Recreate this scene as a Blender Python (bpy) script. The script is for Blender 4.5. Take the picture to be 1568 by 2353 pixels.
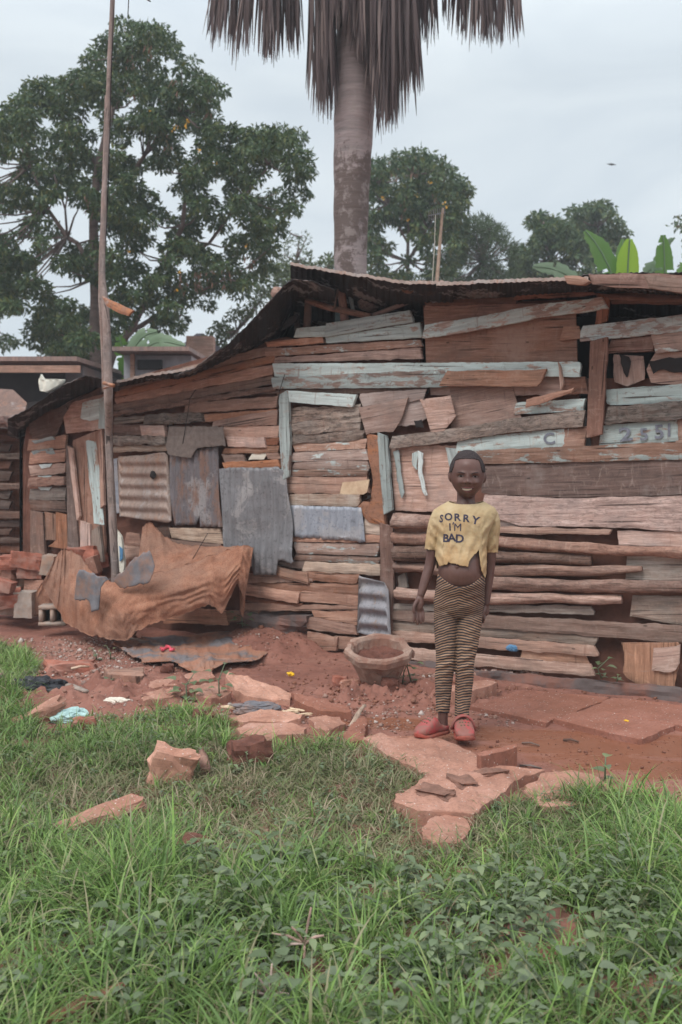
import bpy, bmesh, math, random
import numpy as np
from mathutils import Vector, Matrix, noise, Euler
from mathutils.bvhtree import BVHTree
random.seed(7); RNG = np.random.default_rng(7)
for o in list(bpy.data.objects): bpy.data.objects.remove(o)
C = bpy.context.scene.collection
SC = bpy.context.scene
# ------------------------------------------------------------------ camera
ZC = 1.15; F = 2288.0; CX = 784.0; HY = 1050.0
cd = bpy.data.cameras.new('camera'); cam = bpy.data.objects.new('camera', cd); C.objects.link(cam)
cd.sensor_fit = 'VERTICAL'; cd.sensor_height = 36; cd.sensor_width = 24; cd.lens = 35
cd.shift_y = -(1176.5 - HY) / 2353.0
cam.location = (0, 0, ZC); cam.rotation_euler = (math.radians(90), 0, 0)
cd.clip_start = .05; cd.clip_end = 2000
cd.dof.use_dof = True; cd.dof.focus_distance = 3.5; cd.dof.aperture_fstop = 5.0
SC.camera = cam
HAZE = .0035
# ------------------------------------------------------------------ sky, sun, exposure
w = bpy.data.worlds.new('World'); SC.world = w; w.use_nodes = True
nt = w.node_tree; nt.nodes.clear()
SUN_E, SUN_R = math.radians(52), math.radians(215)
sky = nt.nodes.new('ShaderNodeTexSky'); sky.sky_type = 'NISHITA'; sky.sun_disc = False
sky.sun_elevation = SUN_E; sky.sun_rotation = SUN_R
tc = nt.nodes.new('ShaderNodeTexCoord')
sep = nt.nodes.new('ShaderNodeSeparateXYZ'); nt.links.new(tc.outputs['Generated'], sep.inputs[0])
mp = nt.nodes.new('ShaderNodeMapping'); mp.inputs['Scale'].default_value = (1.6, 1.6, 4.5); nt.links.new(tc.outputs['Generated'], mp.inputs[0])
cn = nt.nodes.new('ShaderNodeTexNoise'); cn.inputs['Scale'].default_value = 2.2; cn.inputs['Detail'].default_value = 5; cn.inputs['Distortion'].default_value = .6
nt.links.new(mp.outputs[0], cn.inputs[0])
cr = nt.nodes.new('ShaderNodeValToRGB')
cr.color_ramp.elements[0].position = .3; cr.color_ramp.elements[0].color = (6.2, 6.95, 7.6, 1)
cr.color_ramp.elements[1].position = .7; cr.color_ramp.elements[1].color = (8.0, 8.65, 9.0, 1)
nt.links.new(cn.outputs[0], cr.inputs[0])
g1 = nt.nodes.new('ShaderNodeMapRange'); g1.inputs['From Min'].default_value = .35; g1.inputs['From Max'].default_value = 1
g1.inputs['To Min'].default_value = 1.0; g1.inputs['To Max'].default_value = 2.35
nt.links.new(sep.outputs[2], g1.inputs[0])
vm = nt.nodes.new('ShaderNodeVectorMath'); vm.operation = 'SCALE'; nt.links.new(cr.outputs[0], vm.inputs[0]); nt.links.new(g1.outputs[0], vm.inputs['Scale'])
mx = nt.nodes.new('ShaderNodeMixRGB'); mx.inputs[0].default_value = .93
nt.links.new(sky.outputs[0], mx.inputs[1]); nt.links.new(vm.outputs[0], mx.inputs[2])
bg = nt.nodes.new('ShaderNodeBackground'); bg.inputs['Strength'].default_value = .1
ow = nt.nodes.new('ShaderNodeOutputWorld'); nt.links.new(mx.outputs[0], bg.inputs[0]); nt.links.new(bg.outputs[0], ow.inputs[0])
sd = bpy.data.lights.new('sun', 'SUN'); sd.energy = 1.9; sd.angle = math.radians(28); sd.color = (1, .95, .9)
so = bpy.data.objects.new('sun', sd); C.objects.link(so)
so.rotation_euler = (math.radians(90) - SUN_E, 0, math.radians(180) - SUN_R + math.radians(0)); 
so.rotation_euler = Vector((math.sin(SUN_R) * math.cos(SUN_E), math.cos(SUN_R) * math.cos(SUN_E), math.sin(SUN_E))).to_track_quat('Z', 'Y').to_euler()
SC.view_settings.view_transform = 'Standard'; SC.view_settings.look = 'None'
SC.view_settings.exposure = 0.12; SC.view_settings.gamma = 1
# ------------------------------------------------------------------ geometry of the place
WS, WD = .62, 5.85; WN = math.sqrt(1 + WS * WS)
NRM = Vector((-WS, -1, 0)) / WN; TAN = Vector((1, -WS, 0)) / WN; UP = Vector((0, 0, 1))
def P(x, y, Y): return Vector(((x - CX) / F * Y, Y, ZC - (y - HY) / F * Y))
def W(x, y, o=0.0):                      # a point of the shack's wall plane, o metres in front of it
    dx = (x - CX) / F; k = (WD - o * WN) / (1 + WS * dx)
    return Vector((dx * k, k, ZC - (y - HY) / F * k))
def G(x, y, z=0.0):                      # a point of the ground
    k = (ZC - z) / ((y - HY) / F); return Vector(((x - CX) / F * k, k, z))
def px(v): return (CX + v[0] / v[1] * F, HY - (v[2] - ZC) / v[1] * F)
def fbm(x, y, z=0.0, o=4): return noise.fractal(Vector((x, y, z)), 1.0, 2.0, o)
def inpoly(poly, x, y):
    c = False; n = len(poly); j = n - 1
    for i in range(n):
        xi, yi = poly[i]; xj, yj = poly[j]
        if (yi > y) != (yj > y) and x < (xj - xi) * (y - yi) / (yj - yi) + xi: c = not c
        j = i
    return c
# ------------------------------------------------------------------ material helpers
class MB:
    def __init__(s, name):
        s.m = bpy.data.materials.new(name); s.m.use_nodes = True; s.t = s.m.node_tree
        s.b = s.t.nodes['Principled BSDF']; s.b.inputs['Specular IOR Level'].default_value = .25
    def n(s, t, **k):
        d = s.t.nodes.new(t)
        for a, v in k.items():
            if a.startswith('i_'): d.inputs[a[2:].replace('_', ' ')].default_value = v
            else: setattr(d, a, v)
        return d
    def l(s, a, b): s.t.links.new(a, b)
    def coord(s, kind='Object', scale=(1, 1, 1), rnd=True):
        t = s.n('ShaderNodeTexCoord'); m = s.n('ShaderNodeMapping'); m.inputs['Scale'].default_value = scale
        s.l(t.outputs[kind], m.inputs[0])
        if rnd:
            oi = s.n('ShaderNodeObjectInfo'); v = s.n('ShaderNodeVectorMath', operation='SCALE'); v.inputs['Scale'].default_value = 37
            cb = s.n('ShaderNodeCombineXYZ')
            s.l(oi.outputs['Random'], cb.inputs[0]); s.l(oi.outputs['Random'], cb.inputs[2])
            s.l(cb.outputs[0], v.inputs[0]); s.l(v.outputs[0], m.inputs['Location'])
        return m.outputs[0]
    def noise(s, co, scale, detail=6, rough=.6, dist=0):
        d = s.n('ShaderNodeTexNoise'); d.inputs['Scale'].default_value = scale; d.inputs['Detail'].default_value = detail
        d.inputs['Roughness'].default_value = rough; d.inputs['Distortion'].default_value = dist; s.l(co, d.inputs['Vector']); return d.outputs[0]
    def ramp(s, f, stops, interp='LINEAR'):
        r = s.n('ShaderNodeValToRGB'); r.color_ramp.interpolation = interp; e = r.color_ramp.elements
        while len(e) < len(stops): e.new(.5)
        for el, (p, c) in zip(e, stops):
            el.position = p; el.color = (c, c, c, 1) if isinstance(c, (int, float)) else (*c, 1)
        s.l(f, r.inputs[0]); return r.outputs[0]
    def mix(s, f, a, b, mode='MIX'):
        m = s.n('ShaderNodeMixRGB', blend_type=mode)
        for i, v in enumerate((f, a, b)):
            if isinstance(v, (int, float)): m.inputs[i].default_value = v if i == 0 else (v, v, v, 1)
            elif isinstance(v, tuple): m.inputs[i].default_value = (*v, 1)
            else: s.l(v, m.inputs[i])
        return m.outputs[0]
    def math(s, op, a, b=0.0):
        m = s.n('ShaderNodeMath', operation=op)
        for i, v in enumerate((a, b)):
            if isinstance(v, (int, float)): m.inputs[i].default_value = v
            else: s.l(v, m.inputs[i])
        return m.outputs[0]
    def bump(s, h, dist=.004, st=.6):
        b = s.n('ShaderNodeBump'); b.inputs['Strength'].default_value = st; b.inputs['Distance'].default_value = dist
        s.l(h, b.inputs['Height']); s.l(b.outputs[0], s.b.inputs['Normal'])
    def col(s, c):
        if isinstance(c, tuple): s.b.inputs['Base Color'].default_value = (*c, 1)
        else: s.l(c, s.b.inputs['Base Color'])
        return s
    def rough(s, r):
        if isinstance(r, (int, float)): s.b.inputs['Roughness'].default_value = r
        else: s.l(r, s.b.inputs['Roughness'])
        return s
def sc3(c, k): return tuple(v * k for v in c)
MUD = (.31, .14, .09)
def wood(name, c, paint=None, pa=.5, mud=.35, bark=0, contrast=1.0):
    m = MB(name)
    g = m.coord('Object', (1.3, 6, 16)); u = m.coord('Object', (1, 1, 1))
    gr = m.noise(g, 4, 9, .68, .5)
    bl = m.noise(u, 3.0, 7, .7, .3)
    g2 = m.noise(m.coord('Object', (2.5, 10, 60)), 5, 6, .7); gr = m.mix(.35, gr, g2)
    base = m.ramp(gr, [(.33, sc3(c, .34 / contrast)), (.44, sc3(c, .80)), (.52, c), (.64, (c[0] * 1.45, c[1] * 1.6, c[2] * 1.7))])
    base = m.mix(m.ramp(bl, [(.50, 0.0), (.62, .6)]), base, sc3((c[0] * 1.0, c[1] * 1.12, c[2] * 1.22), .60))
    base = m.mix(m.ramp(bl, [(.36, .6), (.46, 0.0)]), base, (c[0] * 1.15 + .05, c[1] * 1.25 + .06, c[2] * 1.3 + .06))
    mf = m.noise(m.coord('Object', (1, 1, 1.8)), 5, 7, .65)
    base = m.mix(m.ramp(mf, [(.46, 0.0), (.66, mud)]), base, MUD)
    h = gr
    if paint:
        pn = m.noise(m.coord('Object', (2.2, 1, 7)), 3.2, 10, .72, .35)
        t = .72 - pa * .42
        pf = m.ramp(pn, [(t, 0.0), (t + .05, .92)])
        pc = m.ramp(m.noise(g, 2.2, 6, .7), [(.3, sc3(paint, .62)), (.55, paint), (.75, sc3(paint, 1.22))])
        base = m.mix(pf, base, pc)
    # dark splits along the grain and nail / knot specks
    cr_ = m.noise(m.coord('Object', (.7, 3, 34)), 2.6, 3, .5, .3)
    base = m.mix(m.ramp(cr_, [(.32, .9), (.37, 0.0)]), base, sc3(c, .16))
    kn = m.n('ShaderNodeTexVoronoi'); kn.inputs['Scale'].default_value = 7; m.l(m.coord('Object', (.8, 1, 2)), kn.inputs['Vector'])
    base = m.mix(m.ramp(kn.outputs['Distance'], [(.045, .8), (.075, 0.0)]), base, sc3(c, .22))
    nl = m.n('ShaderNodeTexVoronoi'); nl.inputs['Scale'].default_value = 5; nl.inputs['Randomness'].default_value = .7; m.l(m.coord('Object', (1, 1, 2.4)), nl.inputs['Vector'])
    base = m.mix(m.ramp(nl.outputs['Distance'], [(.03, .95), (.045, 0.0)]), base, (.03, .022, .02))
    rs = m.noise(m.coord('Object', (14, 1, 1.2)), 3, 5, .6)
    base = m.mix(m.ramp(rs, [(.62, 0.0), (.70, .45)]), base, (.16, .07, .045))
    if bark:
        bn = m.noise(m.coord('Object', (2.5, 4, 9)), 6, 8, .75, 1.2)
        base = m.mix(m.ramp(bn, [(.40, .8 * min(1, bark + .2)), (.52, 0.0)]), base, sc3(c, .28)); h = bn
    ds = m.noise(m.coord('Object', (3, 1, 1.2)), 9, 8, .75, .8)
    base = m.mix(m.ramp(ds, [(.56, 0.0), (.68, .35)]), base, (.46, .34, .28))
    base = m.mix(m.ramp(ds, [(.30, .55), (.42, 0.0)]), base, sc3(c, .35))
    oi = m.n('ShaderNodeObjectInfo'); hv = m.n('ShaderNodeHueSaturation')
    m.l(m.math('MULTIPLY_ADD', oi.outputs['Random'], .72), hv.inputs['Value'])
    hv.inputs['Value'].default_value = 1
    md = hv.inputs['Value'].links[0].from_node; md.inputs[2].default_value = .70
    r2 = m.math('FRACT', m.math('MULTIPLY', oi.outputs['Random'], 17.3))
    ms = m.n('ShaderNodeMath', operation='MULTIPLY_ADD'); m.l(r2, ms.inputs[0]); ms.inputs[1].default_value = .45; ms.inputs[2].default_value = .72
    m.l(ms.outputs[0], hv.inputs['Saturation']); m.l(base, hv.inputs['Color'])
    m.col(hv.outputs[0]).rough(.88); m.bump(h, .006 if bark else .004, .9)
    return m.m
TEAL = (.46, .54, .53)
M = {}
M['brown'] = wood('weathered_brown_wood', (.33, .19, .135), mud=.45)
M['orange'] = wood('orange_brown_wood', (.42, .21, .135), mud=.5)
M['grey'] = wood('weathered_grey_wood', (.29, .225, .185), mud=.25)
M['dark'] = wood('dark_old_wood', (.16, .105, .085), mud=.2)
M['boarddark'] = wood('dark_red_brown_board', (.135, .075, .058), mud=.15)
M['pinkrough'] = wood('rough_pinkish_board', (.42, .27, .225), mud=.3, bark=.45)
M['darkred'] = wood('dark_red_brown_wood', (.20, .095, .065), mud=.3)  # wood of a darker red-brown tone
M['pink'] = wood('pinkish_plywood', (.46, .32, .27), mud=.25)
M['pinkbrown'] = wood('pinkish_brown_plywood', (.38, .22, .165), mud=.4)
M['pale'] = wood('pale_cut_wood', (.56, .40, .30), mud=.12)
M['peach'] = wood('split_orange_plywood', (.60, .27, .14), mud=.25)
M['tealhi'] = wood('board_with_pale_teal_paint', (.33, .24, .20), TEAL, .78, .12)
M['teal'] = wood('board_with_worn_teal_paint', (.34, .24, .20), TEAL, .62, .12)
M['teallo'] = wood('board_with_traces_of_teal_paint', (.35, .22, .17), TEAL, .40, .22)
M['bark'] = wood('bark_slab', (.25, .195, .165), mud=.15, bark=1)
M['log'] = wood('stripped_log', (.30, .165, .12), mud=.3, bark=.5)
M['logdark'] = wood('dark_log', (.19, .12, .095), mud=.2, bark=.6)
M['logpale'] = wood('pale_log', (.42, .28, .23), mud=.18, bark=.35)
def simple(name, c, var=.35, scale=12, rough=.85, bump=.003, c2=None, detail=6, metal=0, stretch=(1, 1, 1), kind='Object'):
    m = MB(name); co = m.coord(kind, stretch)
    n = m.noise(co, scale, detail, .65)
    col = m.ramp(n, [(.3, sc3(c, 1 - var)), (.5, c), (.72, sc3(c, 1 + var))])
    if c2:
        n2 = m.noise(m.coord(kind, stretch), scale * .45, 6, .7)
        col = m.mix(m.ramp(n2, [(.45, 0.0), (.62, .85)]), col, c2)
    m.col(col).rough(rough); m.b.inputs['Metallic'].default_value = metal
    if bump: m.bump(n, bump, .8)
    return m.m
def metal_mat(name, c, rust, ra, dirt=None, rough=.55):
    m = MB(name); co = m.coord('Object', (1, 1, 1)); st = m.coord('Object', (5, 1, .8))
    n = m.noise(st, 6, 8, .7); c1 = m.ramp(n, [(.3, sc3(c, .7)), (.55, c), (.75, sc3(c, 1.3))])
    n2 = m.noise(m.coord('Object', (2.6, 1, .8)), 5, 9, .75); t = .75 - ra * .45
    n3 = m.noise(co, 4, 6, .7, .5); c1 = m.mix(m.ramp(n3, [(.54, 0.0), (.60, .5)]), c1, (.46, .43, .42))
    f = m.ramp(n2, [(t, 0.0), (t + .09, .9)])
    c1 = m.mix(f, c1, rust)
    sp = m.noise(co, 60, 3, .6); c1 = m.mix(m.ramp(sp, [(.36, .5), (.42, 0.0)]), c1, sc3(c, .4))
    m.col(c1).rough(rough); m.b.inputs['Metallic'].default_value = .25; m.bump(n2, .004, .6); return m.m
M['iron_grey'] = metal_mat('grey_corrugated_iron', (.23, .225, .235), (.30, .19, .14), .28)
M['iron_blue'] = metal_mat('galvanised_iron', (.34, .36, .41), (.36, .25, .20), .2)
M['iron_rust'] = metal_mat('rusty_corrugated_iron', (.20, .18, .19), (.25, .15, .115), .6)
M['iron_tan'] = metal_mat('tan_corrugated_iron', (.36, .27, .23), (.36, .21, .15), .5)
M['iron_orange'] = metal_mat('orange_rusted_iron', (.34, .17, .11), (.42, .18, .09), .6)
M['iron_lean'] = metal_mat('tarnished_iron', (.30, .29, .31), (.34, .22, .15), .45, rough=.7)
M['felt'] = simple('grey_brown_felt', (.18, .145, .13), .25, 30, .95, .002)
M['roofmetal'] = metal_mat('shade_dark_roof_iron', (.045, .040, .042), (.075, .048, .040), .4, rough=.95)  # near black: the shade of the roof's underside is in the colour
M['roofedge'] = metal_mat('bare_roof_iron', (.42, .33, .29), (.40, .22, .16), .45)
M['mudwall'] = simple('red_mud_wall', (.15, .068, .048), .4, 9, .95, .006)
M['black'] = simple('black_and_shade', (.03, .025, .025), .3, 5, .95, 0)  # near-black; puts interior shade into the colour, also serves wires and bird
M['concrete'] = simple('old_concrete', (.34, .275, .24), .25, 14, .9, .004, (.42, .22, .15))
M['concrete_dark'] = simple('damp_dark_concrete', (.135, .105, .10), .3, 9, .8, .004, (.24, .11, .08))
def slabm(name, c):
    m = MB(name); co = m.coord('Object'); n = m.noise(co, 5, 8, .65)
    c1 = m.ramp(n, [(.32, sc3(c, .68)), (.5, c), (.7, (c[0] * 1.18, c[1] * 1.3, c[2] * 1.4))])
    m2 = m.noise(co, 2.1, 6, .6, .3); c1 = m.mix(m.ramp(m2, [(.5, 0.0), (.66, .65)]), c1, (.27, .11, .07))
    v = m.n('ShaderNodeTexVoronoi'); v.inputs['Scale'].default_value = 55; m.l(co, v.inputs['Vector'])
    c1 = m.mix(m.ramp(v.outputs['Distance'], [(.10, .8), (.16, 0.0)]), c1, (.62, .55, .5))
    fine = m.noise(co, 90, 4, .7); c1 = m.mix(m.ramp(fine, [(.36, .45), (.5, 0.0)]), c1, sc3(c, .45))
    m.col(c1).rough(.85); m.bump(m.math('ADD', n, m.math('MULTIPLY', fine, .4)), .006, .8); return m.m
M['slab'] = slabm('pink_mud_stained_concrete', (.42, .215, .155))
M['slab_wet'] = slabm('wet_red_concrete', (.31, .13, .09))
M['slab_pale'] = slabm('pale_pink_stone', (.54, .285, .205))
M['brick'] = simple('red_clay_brick', (.34, .125, .085), .4, 14, .95, .006, (.36, .22, .18))
M['clod'] = simple('dark_soil_clod', (.15, .062, .045), .4, 22, .95, .008)
M['block'] = simple('grey_brown_concrete_block', (.36, .30, .26), .3, 16, .95, .004, (.40, .24, .17))
M['bag_black'] = simple('black_plastic', (.025, .025, .03), .3, 12, .35, .004)
M['bag_teal'] = simple('pale_turquoise_plastic', (.42, .60, .58), .3, 14, .4, .004)
M['bag_white'] = simple('white_cloth_sack', (.75, .72, .62), .15, 12, .6, .004)
M['blue'] = simple('blue_plastic', (.11, .25, .42), .25, 12, .4, .002)
M['pinkstr'] = simple('pink_plastic', (.75, .12, .16), .2, 12, .5, 0)
M['yellow'] = simple('yellow_petal', (.85, .50, .03), .2, 20, .6, 0)
M['paper'] = simple('cream_card', (.66, .50, .34), .12, 20, .9, .001, (.5, .33, .22))
M['whitep'] = simple('off_white_paper', (.72, .66, .56), .15, 20, .9, .001)
M['ragcloth'] = simple('grey_rag', (.17, .165, .18), .35, 16, .95, .004, (.30, .17, .12))
def netm():
    m = MB('rust_orange_net'); co = m.coord('Object'); n = m.noise(m.coord('Object', (1, 1, .25)), 16, 6, .6)
    c = m.ramp(n, [(.28, (.30, .13, .08)), (.5, (.46, .215, .135)), (.72, (.56, .30, .20))])
    n3 = m.noise(co, 2.4, 6, .6); c = m.mix(m.ramp(n3, [(.45, 0.0), (.62, .7)]), c, (.36, .22, .165))
    wv = m.noise(co, 160, 2, .5); c = m.mix(m.ramp(wv, [(.35, .45), (.5, 0.0)]), c, (.14, .06, .04))
    m.col(c).rough(.95); m.bump(n, .006, .8)
    tp = m.n('ShaderNodeBsdfTransparent'); tl = m.n('ShaderNodeBsdfTranslucent'); m.l(c, tl.inputs[0]); ms = m.n('ShaderNodeMixShader'); ms.inputs[0].default_value = .25; m.l(m.b.outputs[0], ms.inputs[1]); m.l(tl.outputs[0], ms.inputs[2])
    m2 = m.n('ShaderNodeMixShader'); m2.inputs[0].default_value = .03; m.l(ms.outputs[0], m2.inputs[1]); m.l(tp.outputs[0], m2.inputs[2]); m.l(m2.outputs[0], m.t.nodes['Material Output'].inputs[0]); return m.m
M['net'] = netm()
def leafm(name, cols, trans=.3, rough=.55, spec=.3):
    m = MB(name); ge = m.n('ShaderNodeNewGeometry')
    st = [((i + .5) / len(cols), c) for i, c in enumerate(cols)]
    c = m.ramp(ge.outputs['Random Per Island'], st)
    n = m.noise(m.coord('Object', (1, 1, 1), False), 1.2, 3, .5)
    c = m.mix(m.ramp(n, [(.35, .35), (.6, 0.0)]), c, sc3(cols[0], .8))
    m.col(c).rough(rough); m.b.inputs['Specular IOR Level'].default_value = spec
    tr = m.n('ShaderNodeBsdfTranslucent'); m.l(c, tr.inputs[0])
    ms = m.n('ShaderNodeMixShader'); ms.inputs[0].default_value = trans
    m.l(m.b.outputs[0], ms.inputs[1]); m.l(tr.outputs[0], ms.inputs[2])
    m.l(ms.outputs[0], m.t.nodes['Material Output'].inputs[0]); return m.m
M['grass'] = leafm('grass_blades', [(.08, .14, .03), (.19, .31, .07), (.14, .24, .07), (.26, .42, .09), (.20, .31, .12), (.36, .52, .14), (.36, .32, .19)], .35, .5, .4)
M['drygrass'] = leafm('dry_grass_blades', [(.14, .17, .065), (.25, .19, .12), (.17, .21, .09), (.36, .26, .18), (.15, .22, .08), (.43, .33, .24)], .25, .7)
M['weed'] = leafm('broad_weed_leaves', [(.12, .16, .08), (.17, .22, .12), (.17, .20, .13), (.24, .29, .15)], .25, .6)
M['tree'] = leafm('dark_tree_leaves', [(.045, .085, .038), (.07, .12, .045), (.055, .10, .05), (.11, .16, .045), (.08, .13, .055), (.15, .17, .05)], .25, .5, .35)
M['tree_b'] = leafm('mid_green_tree_leaves', [(.07, .10, .045), (.09, .125, .05), (.11, .15, .055), (.13, .16, .06), (.08, .11, .06)], .25, .55)
M['pine'] = leafm('pine_needles', [(.05, .08, .03), (.075, .115, .04), (.09, .13, .05), (.06, .09, .045)], .2, .6)
M['bana'] = leafm('banana_leaf', [(.10, .22, .04), (.12, .25, .05)], .45, .4, .4)
M['banayoung'] = leafm('young_banana_leaf', [(.34, .55, .05), (.32, .52, .06)], .5, .4, .4)
M['banapale'] = leafm('dull_banana_leaf', [(.17, .25, .15), (.14, .22, .12)], .3, .5, .4)
M['flower'] = simple('yellow_blossom', (.75, .42, .05), .2, 20, .7, 0)
M['deadleaf'] = leafm('dead_palm_leaf', [(.085, .062, .064), (.14, .105, .10), (.065, .05, .052), (.24, .185, .17), (.10, .075, .075)], .12, .75, .3)
M['deadbrown'] = leafm('brown_withered_leaves', [(.20, .11, .08), (.26, .15, .11)], .2, .8)
M['trunk'] = simple('grey_brown_bark', (.17, .125, .11), .4, 14, .95, .012, stretch=(.25, 1, 1))
M['pole'] = wood('pole_wood', (.21, .155, .135), mud=.15, contrast=1.2)
def palmtrunk():
    m = MB('palm_trunk_bark'); co = m.coord('Object', (1, 1, 1)); n = m.noise(m.coord('Object', (9, 1, 1)), 3, 6, .6)
    c = m.ramp(n, [(.3, (.22, .19, .185)), (.55, (.31, .255, .25)), (.75, (.37, .31, .30))])
    sx = m.n('ShaderNodeSeparateXYZ'); m.l(m.n('ShaderNodeTexCoord').outputs['Object'], sx.inputs[0])
    n2 = m.noise(co, 3.5, 9, .75, .4)
    lo = m.ramp(sx.outputs[2], [(.18, 0.0), (.22, 0.0)])
    h = m.n('ShaderNodeMapRange'); h.inputs['From Min'].default_value = 3.6; h.inputs['From Max'].default_value = 4.15
    h.inputs['To Min'].default_value = .16; h.inputs['To Max'].default_value = -.35; m.l(sx.outputs[0], h.inputs[0])
    h2 = m.n('ShaderNodeMapRange'); h2.inputs['From Min'].default_value = 2.75; h2.inputs['From Max'].default_value = 3.15
    h2.inputs['To Min'].default_value = -.3; h2.inputs['To Max'].default_value = 0; m.l(sx.outputs[0], h2.inputs[0])
    f = m.math('ADD', m.math('ADD', m.math('SUBTRACT', m.math('MULTIPLY', n2, 1.9), .45), h.outputs[0]), h2.outputs[0])
    c = m.mix(m.ramp(f, [(.47, 0.0), (.56, .9)]), c, (.115, .085, .075))
    n4 = m.noise(co, 9, 7, .7)
    c = m.mix(m.ramp(n4, [(.53, 0.0), (.60, .7)]), c, (.30, .255, .24))
    m.col(c).rough(.95); m.bump(m.math('ADD', n, m.math('MULTIPLY', n2, .6)), .012, .9); return m.m
M['palm'] = palmtrunk()
# ------------------------------------------------------------------ object helpers
def mesh_obj(name, V, Fc, mat, parent=None, M4=None, smooth=False):
    me = bpy.data.meshes.new(name)
    if isinstance(V, np.ndarray):
        nv, nf = len(V), len(Fc); k = Fc.shape[1]
        me.vertices.add(nv); me.vertices.foreach_set('co', V.astype(np.float32).ravel())
        me.loops.add(nf * k); me.loops.foreach_set('vertex_index', Fc.astype(np.int32).ravel())
        me.polygons.add(nf); me.polygons.foreach_set('loop_start', np.arange(0, nf * k, k, dtype=np.int32))
        me.update(calc_edges=True)
    else:
        me.from_pydata([tuple(v) for v in V], [], Fc); me.update()
    if smooth: me.polygons.foreach_set('use_smooth', [True] * len(me.polygons))
    if mat: me.materials.append(M[mat] if isinstance(mat, str) else mat)
    o = bpy.data.objects.new(name, me); C.objects.link(o)
    if M4 is not None: o.matrix_world = M4
    if parent is not None:
        o.parent = parent
        mw = M4 if M4 is not None else Matrix.Identity(4)
        o.matrix_parent_inverse = Matrix.Identity(4)
        o.matrix_basis = PM[parent.name].inverted() @ mw
        PM[o.name] = mw
    else: PM[o.name] = M4 if M4 is not None else Matrix.Identity(4)
    return o
PM = {}
def tag(o, label, cat, group=None, kind=None):
    if kind: o['kind'] = kind
    if label: o['label'] = label
    if cat: o['category'] = cat
    if group: o['group'] = group
    return o
def thing(name, label, cat, loc, group=None):
    o = bpy.data.objects.new(name, None); C.objects.link(o); o.location = loc; o.empty_display_size = .1
    PM[o.name] = Matrix.Translation(loc); return tag(o, label, cat, group)
def struct(o): o['kind'] = 'structure'; return o
def frame(o, X, Y, Z):                       # local axes X, Y, Z at o
    return Matrix(((X[0], Y[0], Z[0], o[0]), (X[1], Y[1], Z[1], o[1]), (X[2], Y[2], Z[2], o[2]), (0, 0, 0, 1)))
def sheet(name, pts, N, thick, mat, parent=None, rough=.002, edge=.004, corr=None, dirv=None, step=.022, bow=0.0, smooth=None, curl=0.0, ragged=.0):
    """solid slab: polygon of world points lying in a plane of outward normal N; grain / scan axis along its longest edge"""
    N = Vector(N).normalized(); o = sum(pts, Vector()) / len(pts); seed = random.uniform(0, 99)
    if dirv is None:
        bl = 0
        for a, b in zip(pts, pts[1:] + pts[:1]):
            if (b - a).length > bl: bl = (b - a).length; dirv = b - a
    U = Vector(dirv); U = (U - N * U.dot(N)).normalized()
    if U.x < -1e-4 and abs(U.x) > abs(U.z): U = -U
    V = (-N).cross(U) * -1; V = U.cross(-N)            # U x (-N) = V
    pl = [((p - o).dot(U), (p - o).dot(V)) for p in pts]
    u0, u1 = min(p[0] for p in pl), max(p[0] for p in pl); L = u1 - u0
    H = max(p[1] for p in pl) - min(p[1] for p in pl)
    st = min(step, (corr[1] / 7 if corr and corr[2] == 'u' else step))
    nu = int(min(160, max(6, L / st))); stv = (corr[1] / 7 if corr and corr[2] == 'v' else step)
    nv = int(min(90, max(3, H / stv)))
    us = np.linspace(u0 + L * .0008, u1 - L * .0008, nu); cols = []
    for u in us:
        vs = []
        for (a, b), (c, d) in zip(pl, pl[1:] + pl[:1]):
            if (a <= u < c) or (c <= u < a): vs.append(b + (d - b) * (u - a) / (c - a))
        if len(vs) < 2: vs = cols[-1] if cols else [0, .001]
        cols.append((min(vs), max(vs)))
    verts = []; ff = []
    for s in (0, 1):
        for i, u in enumerate(us):
            lo, hi = cols[i]
            e1 = edge * fbm(u * 9, seed, 1) * 1.6; e2 = edge * fbm(u * 9, seed, 7) * 1.6
            if ragged: e1 += ragged * noise.noise(Vector((u * 34, seed, 3))); e2 += ragged * noise.noise(Vector((u * 34, seed, 9)))
            lo_, hi_ = lo - e1, hi + e2
            if hi_ < lo_ + .002: hi_ = lo_ + .002
            for j in range(nv + 1):
                v = lo_ + (hi_ - lo_) * j / nv; uu = u
                if i in (0, nu - 1): uu += max(edge, ragged) * 2.0 * noise.noise(Vector((v * 40, seed, i)))
                c = 0
                if corr: c = corr[0] * math.sin((uu if corr[2] == 'u' else v) * 2 * math.pi / corr[1])
                c += bow * (1 - ((u - (u0 + u1) / 2) / (L / 2)) ** 2) + curl * fbm(u * 3 + seed, v * 3, 5, 2)
                if s == 1: w_ = thick + rough * fbm(u * 6, v * 25, seed, 3) * 1.5
                else: w_ = 0
                if s == 1 and not corr and nv >= 3 and j in (0, nv): w_ -= min(thick * .3, .003)
                verts.append((uu, -(w_ + c), v))
    n1 = nv + 1; B = nu * n1
    for i in range(nu - 1):
        for j in range(nv):
            a = i * n1 + j; ff.append((a + B, a + n1 + B, a + n1 + 1 + B, a + 1 + B)); ff.append((a, a + 1, a + n1 + 1, a + n1))
        a = i * n1; ff.append((a, a + n1, a + n1 + B, a + B)); a += nv; ff.append((a, a + B, a + n1 + B, a + n1))
    for j in range(nv):
        ff.append((j, j + B, j + 1 + B, j + 1)); a = (nu - 1) * n1 + j; ff.append((a, a + 1, a + 1 + B, a + B))
    if smooth is None: smooth = bool(corr)
    return mesh_obj(name, verts, ff, mat, parent, frame(o, U, -N, V), smooth)
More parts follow.
